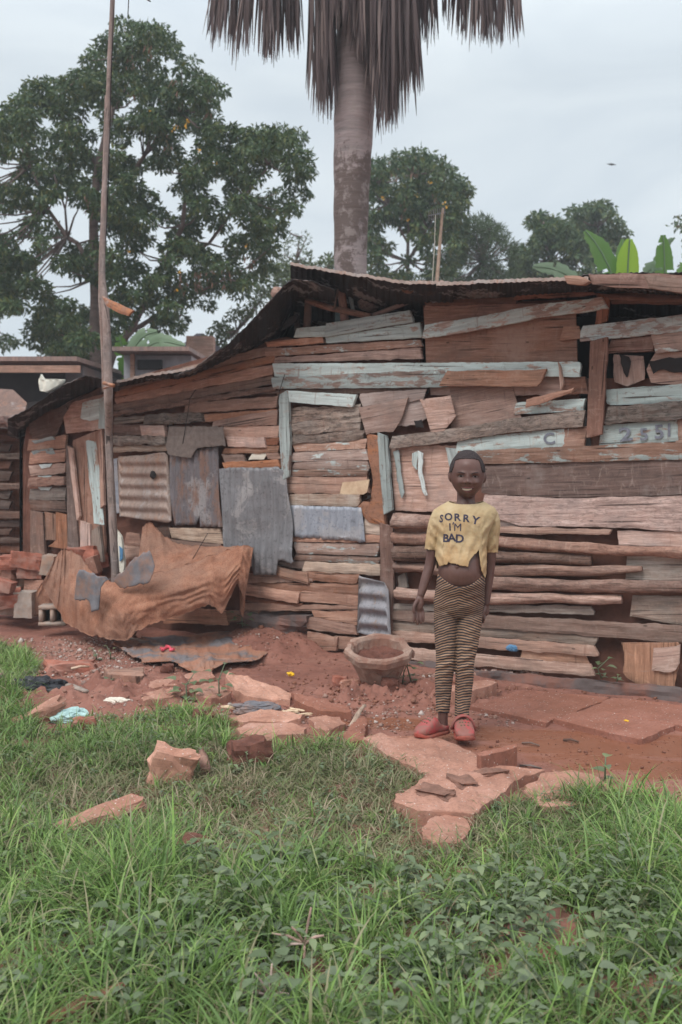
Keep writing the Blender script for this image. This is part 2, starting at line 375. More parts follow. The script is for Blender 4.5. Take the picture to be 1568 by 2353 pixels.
def wsheet(name, poly, off, thick, mat, parent, **k):   # slab on the wall plane from picture points
    return sheet(name, [W(x, y, off + thick) for x, y in poly], NRM, thick, mat, parent, **k) if False else \
        sheet(name, [W(x, y, off) for x, y in poly], NRM, thick, mat, parent, **k)
def gslab(name, poly, z, thick, mat, parent=None, **k):
    k.setdefault('rough', .008); k['edge'] = k.get('edge', .006) * 1.5; k.setdefault('ragged', .006); k.setdefault('step', .014)
    return sheet(name, [G(x, y, z) - Vector((0, 0, thick)) for x, y in poly], (0, 0, 1), thick, mat, parent, **k)
def tube(name, pts, rad, mat, parent=None, sides=10, nz=.12, seg=.05, squash=1.0, endflat=True):
    pts = [Vector(p) for p in pts]; P2 = []; R2 = []
    for (a, b), (ra, rb) in zip(zip(pts, pts[1:]), zip(rad, rad[1:])):
        n = max(1, int((b - a).length / seg))
        for i in range(n): P2.append(a.lerp(b, i / n)); R2.append(ra + (rb - ra) * i / n)
    P2.append(pts[-1]); R2.append(rad[-1])
    X = (pts[-1] - pts[0]).normalized(); ref = Vector((0, 0, 1)) if abs(X.z) < .8 else Vector((0, -1, 0))
    Y = ref.cross(X).normalized(); Z = X.cross(Y); Mx = frame(pts[0], X, Y, Z); Mi = Mx.inverted()
    vs = []; fs = []; seed = random.uniform(0, 50); n = len(P2)
    for i, (p, r) in enumerate(zip(P2, R2)):
        d = (P2[min(i + 1, n - 1)] - P2[max(i - 1, 0)]).normalized()
        a = ref.cross(d).normalized(); b = d.cross(a)
        for k in range(sides):
            t = 2 * math.pi * k / sides
            rr = r * (1 + nz * fbm(math.cos(t) * 1.2 + seed, math.sin(t) * 1.2, (p - pts[0]).length * 4, 3) * 1.5)
            vs.append(Mi @ (p + a * math.cos(t) * rr + b * math.sin(t) * rr * squash))
    for i in range(n - 1):
        for k in range(sides):
            k2 = (k + 1) % sides; fs.append((i * sides + k, i * sides + k2, (i + 1) * sides + k2, (i + 1) * sides + k))
    fs.append(tuple(range(sides))[::-1]); fs.append(tuple((n - 1) * sides + k for k in range(sides)))
    return mesh_obj(name, vs, fs, mat, parent, Mx, True)
def merge(name, objs, mat, parent=None):          # several shapes of one part into one mesh
    vs = []; fs = []
    for o in objs:
        b = len(vs); mw = PM[o.name]
        vs += [mw @ v.co for v in o.data.vertices]; fs += [tuple(i + b for i in p.vertices) for p in o.data.polygons]
        me = o.data; bpy.data.objects.remove(o); bpy.data.meshes.remove(me)
    org = PM[parent.name].translation if parent is not None else vs[0]
    Mx = Matrix.Translation(org); vs = [v - org for v in vs]
    return mesh_obj(name, vs, fs, mat, parent, Mx, True)
def rock(name, c, size, mat, parent=None, rot=0, jag=.35, sub=2, flat=0, seed=None, tilt=(0, 0), boxy=.55):
    seed = random.uniform(0, 99) if seed is None else seed
    bm = bmesh.new(); bmesh.ops.create_cube(bm, size=1); bmesh.ops.subdivide_edges(bm, edges=bm.edges[:], cuts=4, use_grid_fill=True)
    for v in bm.verts:
        d = v.co.normalized() * .5; v.co = v.co * boxy + d * (1 - boxy)
        q = v.co * 1.0
        n1 = noise.noise(q * 2.2 + Vector((seed, 0, 0))); n2 = noise.noise(q * 6 + Vector((0, seed, 0)))
        v.co *= 1 + jag * n1 + jag * .35 * n2
        v.co.x *= size[0]; v.co.y *= size[1]; v.co.z *= size[2]
    vs = [v.co.copy() for v in bm.verts]; fs = [tuple(x.index for x in f.verts) for f in bm.faces]; bm.free()
    return mesh_obj(name, vs, fs, mat, parent, Matrix.Translation(c) @ Euler((tilt[0], tilt[1], rot)).to_matrix().to_4x4(), False)
def box(name, c, s, mat, parent=None, rz=0, rx=0, ry=0):
    hx, hy, hz = s[0] / 2, s[1] / 2, s[2] / 2
    vs = [(x, y, z) for x in (-hx, hx) for y in (-hy, hy) for z in (-hz, hz)]
    fs = [(0, 1, 3, 2), (4, 6, 7, 5), (0, 4, 5, 1), (2, 3, 7, 6), (0, 2, 6, 4), (1, 5, 7, 3)]
    return mesh_obj(name, vs, fs, mat, parent, Matrix.Translation(c) @ Euler((rx, ry, rz)).to_matrix().to_4x4())
# ------------------------------------------------------------------ ground
def ell(X, Y, cx, cy, rx, ry):
    d = ((X - cx) / rx) ** 2 + ((Y - cy) / ry) ** 2
    return max(0.0, 1 - d)
def smooth(t): t = min(1, max(0, t)); return t * t * (3 - 2 * t)
GRASS_PX = [(-900, 1500), (-300, 1470), (0, 1490), (62, 1500), (85, 1560), (60, 1620), (100, 1680), (170, 1675), (230, 1640), (300, 1650), (390, 1632), (450, 1645), (520, 1668), (535, 1712),
            (700, 1722), (760, 1708), (860, 1745), (945, 1760), (975, 1795), (905, 1850), (985, 1945), (1060, 1935), (1120, 1860),
            (1195, 1842), (1290, 1828), (1400, 1832), (1500, 1850), (1568, 1868), (2400, 1990), (2400, 6000), (-900, 6000)]
gp = [G(x, y) for x, y in GRASS_PX]; GP = [(p.x, p.y) for p in gp]

def wet(X, Y): # 0..1 wetness
    w_ = 0
    for x, y, rx, ry in ((1400, 1715, .75, .28), (1180, 1690, .45, .16), (900, 1660, .35, .12), (1530, 1760, .5, .2)):
        p = G(x, y); w_ = max(w_, ell(X, Y, p.x, p.y, rx, ry))
    return w_
def gz(X, Y, fine=True):
    if abs(X) > 4 or Y > 9 or Y < .2: return -.02
    z = .018 * fbm(X * 1.1, Y * 1.1, 3, 3)
    g_ = inpoly(GP, X, Y)
    if fine:
        wt = wet(X, Y)
        z += (.012 * fbm(X * 7, Y * 7, 1, 4)) * (1 - .75 * min(1, wt * 1.6)) - .008 * wt
        # clods in front of the planter and broken earth left of it
        p = G(930, 1600); k = ell(X, Y, p.x, p.y, .62, .30)
        if k > 0: z += k * .10 * max(0, fbm(X * 12, Y * 12, 9, 5) + .10)
        p = G(640, 1480); k = ell(X, Y, p.x, p.y, .42, .55)
        if k > 0: z += .10 * smooth(k) + k * .03 * fbm(X * 10, Y * 10, 2, 5)
        p = G(180, 1590); k = ell(X, Y, p.x, p.y, .9, .45)
        if k > 0: z += k * .09 * max(-.1, fbm(X * 11, Y * 11, 4, 5) + .1)
    if g_: z += .02 * fbm(X * 4, Y * 4, 8, 3)
    return z
def axis(lo, hi, st, far):
    a = list(np.arange(lo, hi + 1e-6, st)); d = st; l = [lo]; h = [hi]
    while h[-1] < far: d *= 1.5; h.append(h[-1] + d)
    d = st
    while l[-1] > -far: d *= 1.5; l.append(l[-1] - d)
    return l[:0:-1] + a + h[1:]
xs = axis(-2.6, 2.3, .02, 400); ys = [y for y in axis(1.0, 7.6, .02, 900)]
V = np.zeros((len(ys) * len(xs), 3)); A = np.zeros(len(V)); i = 0
for y in ys:
    for x in xs:
        V[i] = (x, y, gz(x, y)); A[i] = wet(x, y) if abs(x) < 5 and 0 < y < 9 else 0; i += 1
nx = len(xs); ii, jj = np.meshgrid(np.arange(len(ys) - 1), np.arange(nx - 1), indexing='ij'); a = (ii * nx + jj).ravel()
Fq = np.stack([a, a + 1, a + nx + 1, a + nx], 1)
m = MB('red_laterite_mud'); co = m.coord('Object', (1, 1, 1), False)
n1 = m.noise(co, 2.2, 8, .65); n2 = m.noise(co, 26, 8, .7)
c = m.ramp(n1, [(.33, (.19, .076, .054)), (.5, (.265, .112, .08)), (.68, (.34, .165, .122))])
c = m.mix(m.ramp(n2, [(.36, .6), (.5, 0.0)]), c, (.14, .058, .042))
n5 = m.noise(co, 70, 3, .6); c = m.mix(m.ramp(n5, [(.66, 0.0), (.70, .6)]), c, (.46, .33, .28))
at = m.n('ShaderNodeAttribute', attribute_name='wet')
wn = m.math('MULTIPLY', at.outputs['Fac'], m.ramp(m.noise(m.coord('Object', (.7, 2.2, 1), False), 3.5, 6, .6), [(.35, .25), (.55, 1.0)]))
wf = m.ramp(wn, [(.15, 0.0), (.5, 1.0)])
c = m.mix(m.math('MULTIPLY', wf, .75), c, (.235, .092, .05))
m.col(c); m.rough(m.ramp(wf, [(0, .85), (1, .22)])); m.b.inputs['Specular IOR Level'].default_value = .4
m.bump(m.mix(m.math('MULTIPLY', wf, .8), m.mix(.5, n1, n2), 0.5), .012, .8)
ground = struct(mesh_obj('ground', V, Fq, m.m, smooth=True))
at_ = ground.data.attributes.new('wet', 'FLOAT', 'POINT'); at_.data.foreach_set('value', A.astype(np.float32))
# ------------------------------------------------------------------ the shack
base = W(800, 1490, 0); base.z = 0
SH = thing('shack', 'long patched shack of weathered planks, logs and iron sheets behind the child', 'shack', base)
def zone(name, poly, off, mat): return wsheet(name, poly, off, .02, mat, SH, edge=.001)
# earth and board lining behind the outer planks (real openings are left between the pieces)
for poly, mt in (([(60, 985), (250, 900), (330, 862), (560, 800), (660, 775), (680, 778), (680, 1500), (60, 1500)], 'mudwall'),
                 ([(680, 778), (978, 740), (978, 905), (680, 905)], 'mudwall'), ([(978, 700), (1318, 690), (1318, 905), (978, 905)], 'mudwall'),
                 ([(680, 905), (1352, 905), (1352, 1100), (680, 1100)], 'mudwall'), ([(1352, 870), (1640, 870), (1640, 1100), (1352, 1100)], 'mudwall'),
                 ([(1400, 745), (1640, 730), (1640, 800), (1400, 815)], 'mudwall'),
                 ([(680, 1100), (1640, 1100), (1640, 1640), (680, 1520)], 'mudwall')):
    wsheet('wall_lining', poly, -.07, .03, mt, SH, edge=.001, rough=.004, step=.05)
# closed room behind: back wall, side walls, coloured near black so that gaps read dark
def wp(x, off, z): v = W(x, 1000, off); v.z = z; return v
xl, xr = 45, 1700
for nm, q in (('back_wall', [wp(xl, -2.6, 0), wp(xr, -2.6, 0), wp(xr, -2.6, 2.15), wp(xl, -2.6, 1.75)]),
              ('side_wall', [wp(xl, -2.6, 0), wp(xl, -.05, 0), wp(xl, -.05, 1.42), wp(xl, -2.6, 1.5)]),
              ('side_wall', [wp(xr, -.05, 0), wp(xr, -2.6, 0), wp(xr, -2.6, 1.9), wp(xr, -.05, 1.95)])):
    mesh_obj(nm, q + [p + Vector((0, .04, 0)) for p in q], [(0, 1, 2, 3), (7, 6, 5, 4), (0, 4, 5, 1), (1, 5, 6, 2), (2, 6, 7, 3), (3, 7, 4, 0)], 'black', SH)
# planks: (left x, top, bottom, right x, top, bottom, offset mm, material)
PL = [
 # annex at the far left
 (70,1010,1036,158,1000,1030,8,'brown'),(71,1040,1066,157,1032,1060,10,'orange'),(71,1070,1094,157,1063,1088,8,'brown'),
 (73,1098,1119,156,1093,1113,22,'log'),(73,1124,1148,157,1120,1150,8,'grey'),(73,1148,1172,158,1152,1176,14,'dark'),
 # gable rows
 (272,882,898,640,792,812,0,'brown'),(270,899,914,636,815,834,6,'brown'),(268,915,929,634,837,861,4,'pinkbrown'),(267,930,946,632,863,884,0,'brown'),
 (266,946,959,640,886,898,8,'log'),(266,960,975,440,952,960,2,'grey'),(430,926,951,645,911,936,16,'orange'),(266,976,1000,390,972,1002,2,'darkred'),
 (337,953,976,472,949,971,18,'bark'),(470,952,972,640,940,950,4,'orange'),(493,968,981,642,941,976,12,'pinkbrown'),(326,978,1001,384,978,1003,20,'pink'),(261,1000,1022,388,1003,1022,10,'bark'),
 (265,1024,1040,390,1022,1036,6,'grey'),(516,979,1003,648,978,1007,6,'orange'),(524,1003,1026,613,1005,1029,22,'pink'),(613,1008,1024,648,1005,1024,4,'darkred'),
 (516,1029,1043,648,1024,1040,6,'brown'),(516,1044,1062,566,1044,1060,4,'brown'),(616,1042,1056,648,1040,1054,4,'orange'),(516,1062,1077,648,1056,1074,10,'orange'),
 (395,1212,1236,515,1214,1250,4,'pale'),(290,1224,1252,330,1226,1254,8,'pinkbrown'),(288,1253,1284,330,1255,1284,8,'brown'),(330,1214,1240,396,1210,1236,2,'dark'),(395,1238,1262,515,1248,1276,0,'brown'),
 # below the apex
 (613,786,799,750,774,789,2,'orange'),(615,802,820,973,781,797,6,'teallo'),(620,823,834,973,800,824,2,'pinkbrown'),
 (754,776,790,972,741,776,24,'tealhi'),(681,755,776,761,748,774,30,'tealhi'),(750,745,775,950,713,741,42,'tealhi'),
 (632,836,866,1338,832,866,26,'tealhi'),(628,868,894,1030,849,890,34,'teal'),
 (566,893,905,645,893,905,4,'dark'),(644,895,910,980,890,902,2,'dark'),
 # upper right
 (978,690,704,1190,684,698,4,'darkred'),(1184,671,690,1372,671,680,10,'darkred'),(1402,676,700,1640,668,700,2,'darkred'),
 (1290,752,783,1342,750,778,14,'brown'),(1334,751,786,1640,716,755,36,'teal'),(1400,784,812,1510,772,806,10,'darkred'),(1500,770,812,1640,755,800,16,'teallo'),
 (1395,896,932,1640,878,922,12,'tealhi'),(1393,936,975,1640,916,958,26,'bark'),(1184,926,952,1350,916,944,4,'teal'),(1213,918,937,1322,892,901,60,'orange'),
 (1290,870,905,1352,865,905,2,'darkred'),(1380,979,1024,1560,962,1014,14,'tealhi'),(1556,962,1020,1640,955,1014,8,'brown'),
 (1050,1010,1040,1312,984,1026,12,'tealhi'),(1290,984,1026,1352,980,1022,8,'orange'),
 (1050,1037,1068,1640,1012,1055,18,'teallo'),
 # inside the boarded window
 (674,939,974,838,929,958,0,'bark'),(674,972,1000,838,956,988,6,'bark'),(674,999,1022,846,987,1009,2,'bark'),(676,1020,1038,848,1008,1031,6,'teallo'),
 (674,1040,1061,850,1032,1056,8,'teallo'),(674,1062,1078,852,1056,1077,2,'teallo'),(672,1079,1095,854,1077,1093,6,'teallo'),(663,1096,1134,852,1094,1134,2,'brown'),
 (666,1136,1162,832,1134,1164,10,'grey'),(655,1230,1244,880,1229,1246,4,'orange'),(680,1246,1271,876,1250,1277,6,'teallo'),(680,1273,1286,880,1280,1296,0,'teallo'),
 (640,1288,1300,720,1290,1308,2,'dark'),(700,1290,1312,880,1296,1322,10,'pale'),(835,1166,1182,884,1176,1188,2,'grey'),(838,1186,1226,880,1188,1228,4,'pale'),
 # lower middle
 (560,1318,1338,722,1316,1336,6,'brown'),(700,1312,1332,830,1320,1341,8,'pinkbrown'),(638,1300,1322,712,1316,1342,20,'brown'),
 (560,1336,1356,830,1342,1368,2,'pinkbrown'),(562,1342,1366,693,1360,1386,22,'orange'),(690,1356,1380,830,1368,1392,6,'orange'),
 (560,1384,1404,830,1391,1402,4,'orange'),(722,1403,1420,830,1404,1436,8,'orange'),(707,1414,1444,823,1438,1459,16,'orange'),(560,1368,1384,700,1386,1392,0,'darkred'),
 (706,1450,1492,782,1462,1494,24,'orange'),(770,1460,1490,840,1464,1492,6,'brown'),(470,1400,1440,600,1404,1420,-6,'brown'),(380,1392,1430,525,1402,1436,4,'orange'),
 # right wall boards
 (1100,1208,1225,1410,1217,1228,38,'brown'),
 (898,1387,1402,1367,1392,1411,6,'grey'),(900,1401,1424,1640,1441,1482,22,'brown'),(898,1424,1446,1376,1459,1482,10,'grey'),
 (896,1446,1472,1374,1484,1506,16,'brown'),(900,1484,1511,1366,1527,1553,30,'brown'),
 (1450,1368,1416,1640,1368,1446,0,'grey'),(1440,1274,1338,1640,1268,1340,-4,'grey'),(1424,1219,1256,1640,1222,1266,-2,'pink'),(1040,1178,1212,1200,1182,1212,0,'pink'),
]
for r in PL:
    lx, lt, lb, rx, rt, rb, off, mt = r
    w_ = rx - lx; poly = [(lx + random.uniform(-2, 2), lt)]
    poly += [(rx + random.uniform(-1, 1), rt), (rx + random.uniform(-3, 3), rb), (lx + random.uniform(-2, 3), lb)]
    bark = mt in ('bark', 'log')
    wsheet('plank', poly, off / 1000, .022 if not bark else .035, mt, SH, edge=.008 if bark else (.0018 if mt.startswith('teal') else .0042), rough=.007 if bark else .0028,
           bow=random.uniform(-.006, .008), ragged=.003, step=.016)
# boards of other outlines
BD = [
 ('board', [(975,748),(1100,729),(1250,699),(1392,684),(1400,711),(1250,730),(1100,760),(975,779)], 48, 'teal'),
 ('board', [(1013,888),(1030,853),(1259,849),(1243,889)], 60, 'brown'),
 ('board', [(900,1004),(1050,985),(1177,962),(1349,943),(1349,980),(1177,993),(1050,1015),(900,1031)], 34, 'bark'),
 ('board', [(1110,1070),(1300,1062),(1640,1055),(1640,1135),(1290,1143),(1110,1134)], 8, 'boarddark'),
 ('board', [(1110,1136),(1290,1145),(1640,1137),(1640,1226),(1397,1210),(1199,1208),(1110,1180)], 16, 'pinkrough'),
 ('plywood_panel', [(978,703),(1195,697),(1326,700),(1328,836),(976,836)], 2, 'pinkbrown'),
 ('plywood_panel', [(985,836),(1330,836),(1330,908),(985,908)], 0, 'pinkbrown'),
 ('plywood_panel', [(1030,892),(1185,888),(1200,960),(1040,990)], 6, 'pinkbrown'),
 ('plywood_panel', [(827,906),(905,898),(982,893),(978,917),(900,930),(829,940)], 34, 'pink'),
 ('plywood_panel', [(826,936),(880,926),(940,914),(925,962),(900,998),(893,990),(874,994),(835,998)], 48, 'pink'),
 ('plywood_panel', [(966,918),(1039,909),(1050,957),(1022,990),(992,994),(980,950)], 52, 'pink'),
 ('plywood_panel', [(925,925),(985,915),(1000,950),(960,975),(915,980)], 22, 'pink'),
 ('plywood_panel', [(898,1028),(1062,1022),(1062,1178),(905,1173)], 2, 'pink'),
 ('plywood_panel', [(1411,812),(1480,806),(1484,884),(1440,889),(1413,884)], 6, 'pink'),
 ('plywood_panel', [(1505,812),(1640,800),(1640,880),(1545,884),(1490,880),(1484,850)], -6, 'pinkbrown'),
 ('plywood_panel', [(1195,1483),(1353,1505),(1357,1530),(1195,1516)], 4, 'peach'),
 ('upright_board', [(1360,776),(1400,774),(1386,1007),(1351,1007)], 66, 'darkred'),
 ('upright_board', [(1378,674),(1403,676),(1398,745),(1372,750)], 30, 'darkred'),
 ('upright_board', [(847,994),(874,996),(885,1100),(888,1206),(852,1190),(856,1140),(862,1100),(850,1050)], 24, 'iron_orange'),
 ('upright_board', [(830,1150),(892,1160),(892,1208),(850,1200),(828,1168)], 14, 'iron_orange'),
 ('upright_board', [(872,994),(894,1003),(900,1090),(906,1179),(887,1182),(878,1091)], 40, 'tealhi'),
 ('upright_board', [(877,1200),(906,1204),(910,1300),(905,1392),(900,1492),(880,1480)], 30, 'darkred'),
 ('window_frame', [(645,900),(667,897),(671,1010),(668,1103),(652,1105),(646,1000)], 44, 'tealhi'),
 ('window_frame', [(664,898),(824,907),(818,936),(664,924)], 40, 'tealhi'),
 ('peeling_strip', [(905,1036),(919,1034),(930,1140),(924,1143),(912,1090)], 30, 'tealhi'),
 ('peeling_strip', [(948,1034),(962,1034),(958,1080),(950,1078)], 30, 'tealhi'),
 ('peeling_strip', [(962,1034),(975,1034),(970,1080),(982,1138),(973,1140),(962,1085)], 34, 'tealhi'),
 ('peeling_strip', [(1025,1028),(1056,1028),(1046,1090),(1038,1092)], 26, 'tealhi'),
 ('stick', [(1286,832),(1292,832),(1299,893),(1292,895)], 54, 'brown'),
 ('stick', [(160,1024),(170,1024),(189,1193),(182,1195)], 44, 'pink'),
 ('stick', [(232,990),(240,988),(244,1165),(236,1168)], 30, 'orange'),
 ('plywood_panel', [(64,958),(157,930),(160,945),(128,1004),(72,1010)], 20, 'dark'),
 ('plywood_panel', [(146,960),(168,925),(246,903),(244,985),(150,998)], 34, 'pinkbrown'),
 ('plywood_panel', [(187,926),(232,916),(231,962),(208,968),(188,962)], 57, 'tealhi'),
 ('painted_strip', [(229,914),(244,908),(243,985),(227,985)], 58, 'tealhi'),
 ('painted_strip', [(74,1036),(126,1029),(128,1043),(75,1050)], 34, 'tealhi'),
 ('painted_strip', [(74,1013),(126,1002),(128,1010),(76,1020)], 34, 'tealhi'),
 ('painted_strip', [(90,1068),(120,1065),(120,1073),(92,1077)], 32, 'tealhi'),
 ('painted_strip', [(88,1094),(119,1093),(119,1101),(90,1101)], 46, 'tealhi'),
 ('painted_strip', [(88,1120),(119,1119),(119,1127),(90,1126)], 32, 'tealhi'),
 ('upright_board', [(75,1172),(104,1172),(109,1284),(75,1278)], 14, 'dark'),
 ('upright_board', [(108,1174),(132,1176),(134,1240),(110,1240)], 10, 'brown'),
 ('upright_board', [(134,1176),(158,1176),(162,1262),(112,1258),(134,1242)], 6, 'orange'),
 ('door_panel', [(172,1012),(240,985),(246,1290),(184,1285)], 4, 'pinkbrown'),
 ('painted_strip', [(198,1013),(220,1008),(232,1100),(236,1150),(240,1206),(217,1209),(214,1158),(206,1102)], 28, 'tealhi'),
 ('upright_board', [(190,1195),(212,1205),(214,1290),(190,1288)], 30, 'pink'),
 ('upright_board', [(216,1212),(234,1208),(242,1290),(216,1288)], 34, 'grey'),
 ('door_post', [(157,1022),(170,1022),(186,1268),(161,1266)], 26, 'dark'),
 ('painted_strip', [(246,1055),(280,1050),(279,1183),(268,1180),(256,1184)], 8, 'iron_blue'),
 ('paper_patch', [(572,1043),(616,1040),(616,1055),(572,1057)], 14, 'whitep'),
 ('card_patch', [(781,1110),(851,1102),(843,1136),(782,1136)], 28, 'paper'),
]
for nm, poly, off, mt in BD:
    thin = nm in ('plywood_panel', 'peeling_strip', 'painted_strip', 'paper_patch', 'card_patch')
    wsheet(nm, poly, off / 1000, .004 if nm in ('painted_strip', 'paper_patch', 'card_patch') else (.008 if thin else .024), mt, SH,
           edge=.003, rough=.0012 if thin else .002, ragged=.006 if nm in ('plywood_panel', 'peeling_strip') else .0015, curl=.006 if nm == 'peeling_strip' else 0)
for poly in ([(1424,812),(1448,812),(1450,846),(1442,866),(1428,848)], [(1490,826),(1640,820),(1640,852),(1550,856),(1520,846),(1496,858)], [(952,968),(972,966),(975,982),(954,984)], [(846,1138),(853,1138),(853,1147),(846,1147)], [(1060,1080),(1066,1080),(1066,1086),(1060,1086)]):
    wsheet('dark_tear_patch', poly, .056 if poly[0][0] < 1400 else .018, .002, 'black', SH, ragged=.010, edge=.006)  # black sheets laid on the boards stand in for dark holes
# leaning broken plywood at the right
lp = [(1427,1466),(1562,1478),(1560,1530),(1545,1600),(1527,1612),(1508,1602),(1480,1604),(1466,1572),(1433,1550),(1436,1500)]
wsheet('plywood_panel', lp, .075, .012, 'peach', SH, ragged=.008, dirv=UP, curl=.01)
wsheet('plywood_panel', [(1500,1490),(1566,1482),(1562,1536),(1545,1545),(1502,1540)], .10, .01, 'brown', SH, ragged=.01)
# iron sheets
wsheet('corrugated_sheet', [(271,1050),(330,1046),(384,1040),(390,1120),(397,1196),(385,1202),(272,1184)], .045, .002, 'iron_tan', SH, corr=(.009, .076, 'v'), dirv=TAN, ragged=.002, curl=.008)
wsheet('corrugated_sheet', [(388,1040),(502,1026),(506,1150),(512,1212),(462,1212),(458,1180),(452,1206),(400,1207)], .040, .002, 'iron_rust', SH, corr=(.008, .05, 'u'), dirv=TAN, ragged=.003, curl=.006)
wsheet('corrugated_sheet', [(504,1076),(640,1072),(657,1085),(668,1180),(675,1225),(655,1232),(672,1262),(680,1290),(673,1298),(650,1286),(640,1288),(636,1322),(583,1322),(575,1280),(522,1276),(515,1250),(508,1150)],
       .065, .002, 'iron_grey', SH, corr=(.006, .048, 'u'), dirv=TAN, ragged=.006, curl=.024)
wsheet('corrugated_sheet', [(667,1161),(832,1166),(836,1200),(839,1245),(800,1242),(675,1234)], .040, .002, 'iron_blue', SH, corr=(.005, .05, 'u'), dirv=TAN, ragged=.004, curl=.01)
wsheet('corrugated_sheet', [(828,1322),(892,1339),(896,1380),(899,1421),(903,1472),(860,1462),(820,1452),(829,1400)],   .085, .002, 'iron_lean', SH, corr=(.016, .085, 'v'), dirv=TAN, ragged=.004, curl=.02)
wsheet('felt_flap', [(384,980),(516,980),(520,1025),(506,1024),(450,1030),(440,1052),(410,1048),(388,1046),(381,1028)], .075, .004, 'felt', SH, ragged=.006, curl=.02, dirv=TAN)
t_ = W(352, 1091, .06); 
hole = bmesh.new(); bmesh.ops.create_circle(hole, cap_ends=True, radius=.028, segments=14)
tube('rust_hole_disc', [t_, t_ + NRM * .004], [.027, .024], 'black', SH, 14)  # black disc on the iron stands in for a dark hole
# round logs
LGN = .3
LG = [[(906,1197,19),(1060,1200,17)],[(904,1236,13),(1100,1240,14),(1360,1261,12),(1640,1275,13)],[(908,1272,18),(1100,1276,16),(1360,1288,10)],
      [(908,1303,11),(1100,1310,14),(1380,1311,11),(1476,1307,7)],[(1030,1338,17),(1300,1345,15),(1640,1352,14)],[(910,1364,13),(1100,1374,13),(1430,1377,10)]]
for k, lg in enumerate(LG):
    pts = [W(x, y, .03 + r * .0021) for x, y, r in lg]; rr = [r * p.y / F for (x, y, r), p in zip(lg, pts)]
    tube('log', pts, rr, ('log', 'log', 'logdark', 'logpale', 'log', 'logpale')[k], SH, 14, .3, .02)
# upright splinters between the left logs
wsheet('upright_board', [(918,1318),(936,1316),(940,1350),(920,1356)], .0, .02, 'grey', SH, ragged=.01)
# stencilled lettering on the teal board
def letters(items, surf, mat, parent, name='lettering', thick=.0012, shear=0, bold=.0):
    """items: (char, px x, px y, height px, rotation); surf(x, y) -> point in front of the surface at that picture point"""
    vs = []; fs = []
    for ch, x, y, h, rot, wd in items:
        cu = bpy.data.curves.new('t', 'FONT'); cu.body = ch; cu.size = 1; cu.offset = bold; cu.align_x = 'CENTER'; cu.resolution_u = 3
        to = bpy.data.objects.new('t', cu); C.objects.link(to); dg = bpy.context.evaluated_depsgraph_get(); dg.update()
        me = to.evaluated_get(dg).to_mesh(); bm = bmesh.new(); bm.from_mesh(me)
        bmesh.ops.triangulate(bm, faces=bm.faces[:])
        bmesh.ops.subdivide_edges(bm, edges=[e for e in bm.edges if e.calc_length() > .15], cuts=2)
        bmesh.ops.triangulate(bm, faces=bm.faces[:])
        b = len(vs); c_, s_ = math.cos(rot), math.sin(rot)
        for v in bm.verts:
            lx, ly = v.co.x * h / .72 * wd, (v.co.y - .36) * h / .72
            X_ = lx * c_ - ly * s_; Y_ = lx * s_ + ly * c_
            vs.append(surf(x + X_, y - Y_))
        fs += [tuple(q.index + b for q in f.verts) for f in bm.faces]
        bm.free(); to.to_mesh_clear() if False else None; bpy.data.objects.remove(to); bpy.data.curves.remove(cu)
    org = PM[parent.name]; inv = org.inverted(); vs = [inv @ v for v in vs]
    o = mesh_obj(name, vs, fs, mat, parent, org)
    return o
M['ink'] = simple('faded_grey_paint', (.19, .20, .24), .35, 40, .9, 0)
for q_ in ([('C',1262,1007,26,.1,1.1),('2',1438,997,31,.12,1.5),('5',1480,997,28,.05,1.1),('5',1515,991,32,.05,1.1),('I',1538,987,30,.0,1)]): letters([q_], lambda x, y: W(x, y, .0395), M['ink'], SH, name='letter', bold=.02)
# openings under the ridge: posts, rails, teal board inside
for nm, pts, r, mt in (('post', [(712,660,-.02),(706,752,-.02)], .024, 'dark'), ('post', [(682,690,-.3),(684,770,-.3)], .02, 'dark'),
                       ('rail', [(704,690,.03),(760,708,.03),(852,727,.03)], .018, 'log'), ('post', [(782,655,.0),(792,738,.0)], .026, 'darkred'),
                       ('post', [(800,656,-.05),(812,712,-.05)], .012, 'teal'), ('rail', [(852,727,-.02),(950,690,-.02)], .012, 'darkred'),
                       ('ridge_pole', [(634,674,.05),(700,684,-.4)], .038, 'log'), ('purlin', [(938,660,.28),(958,664,-.3)], .036, 'logdark'),
                       ('purlin', [(850,694,-.05),(830,690,-.6)], .06, 'logdark'), ('stick', [(779,652,.06),(768,712,.06)], .006, 'dark')):
    pp = [W(x, y, o) for x, y, o in pts]; tube(nm, pp, [r] * len(pp), mt, SH, 10, .15)
wsheet('board', [(740,702),(800,700),(800,745),(732,745)], -.5, .02, 'tealhi', SH)
wsheet('board', [(755,680),(790,672),(790,700),(750,700)], -.45, .02, 'orange', SH)
wsheet('board', [(560,792),(686,722),(690,735),(600,790)], -.15, .02, 'dark', SH)
wsheet('light_block_panel', [(560, 800), (700, 735), (1000, 722), (1700, 712), (1700, 960), (560, 960)], -.62, .02, 'black', SH, step=.2)  # added black panel, keeps sky from showing through the upper gaps
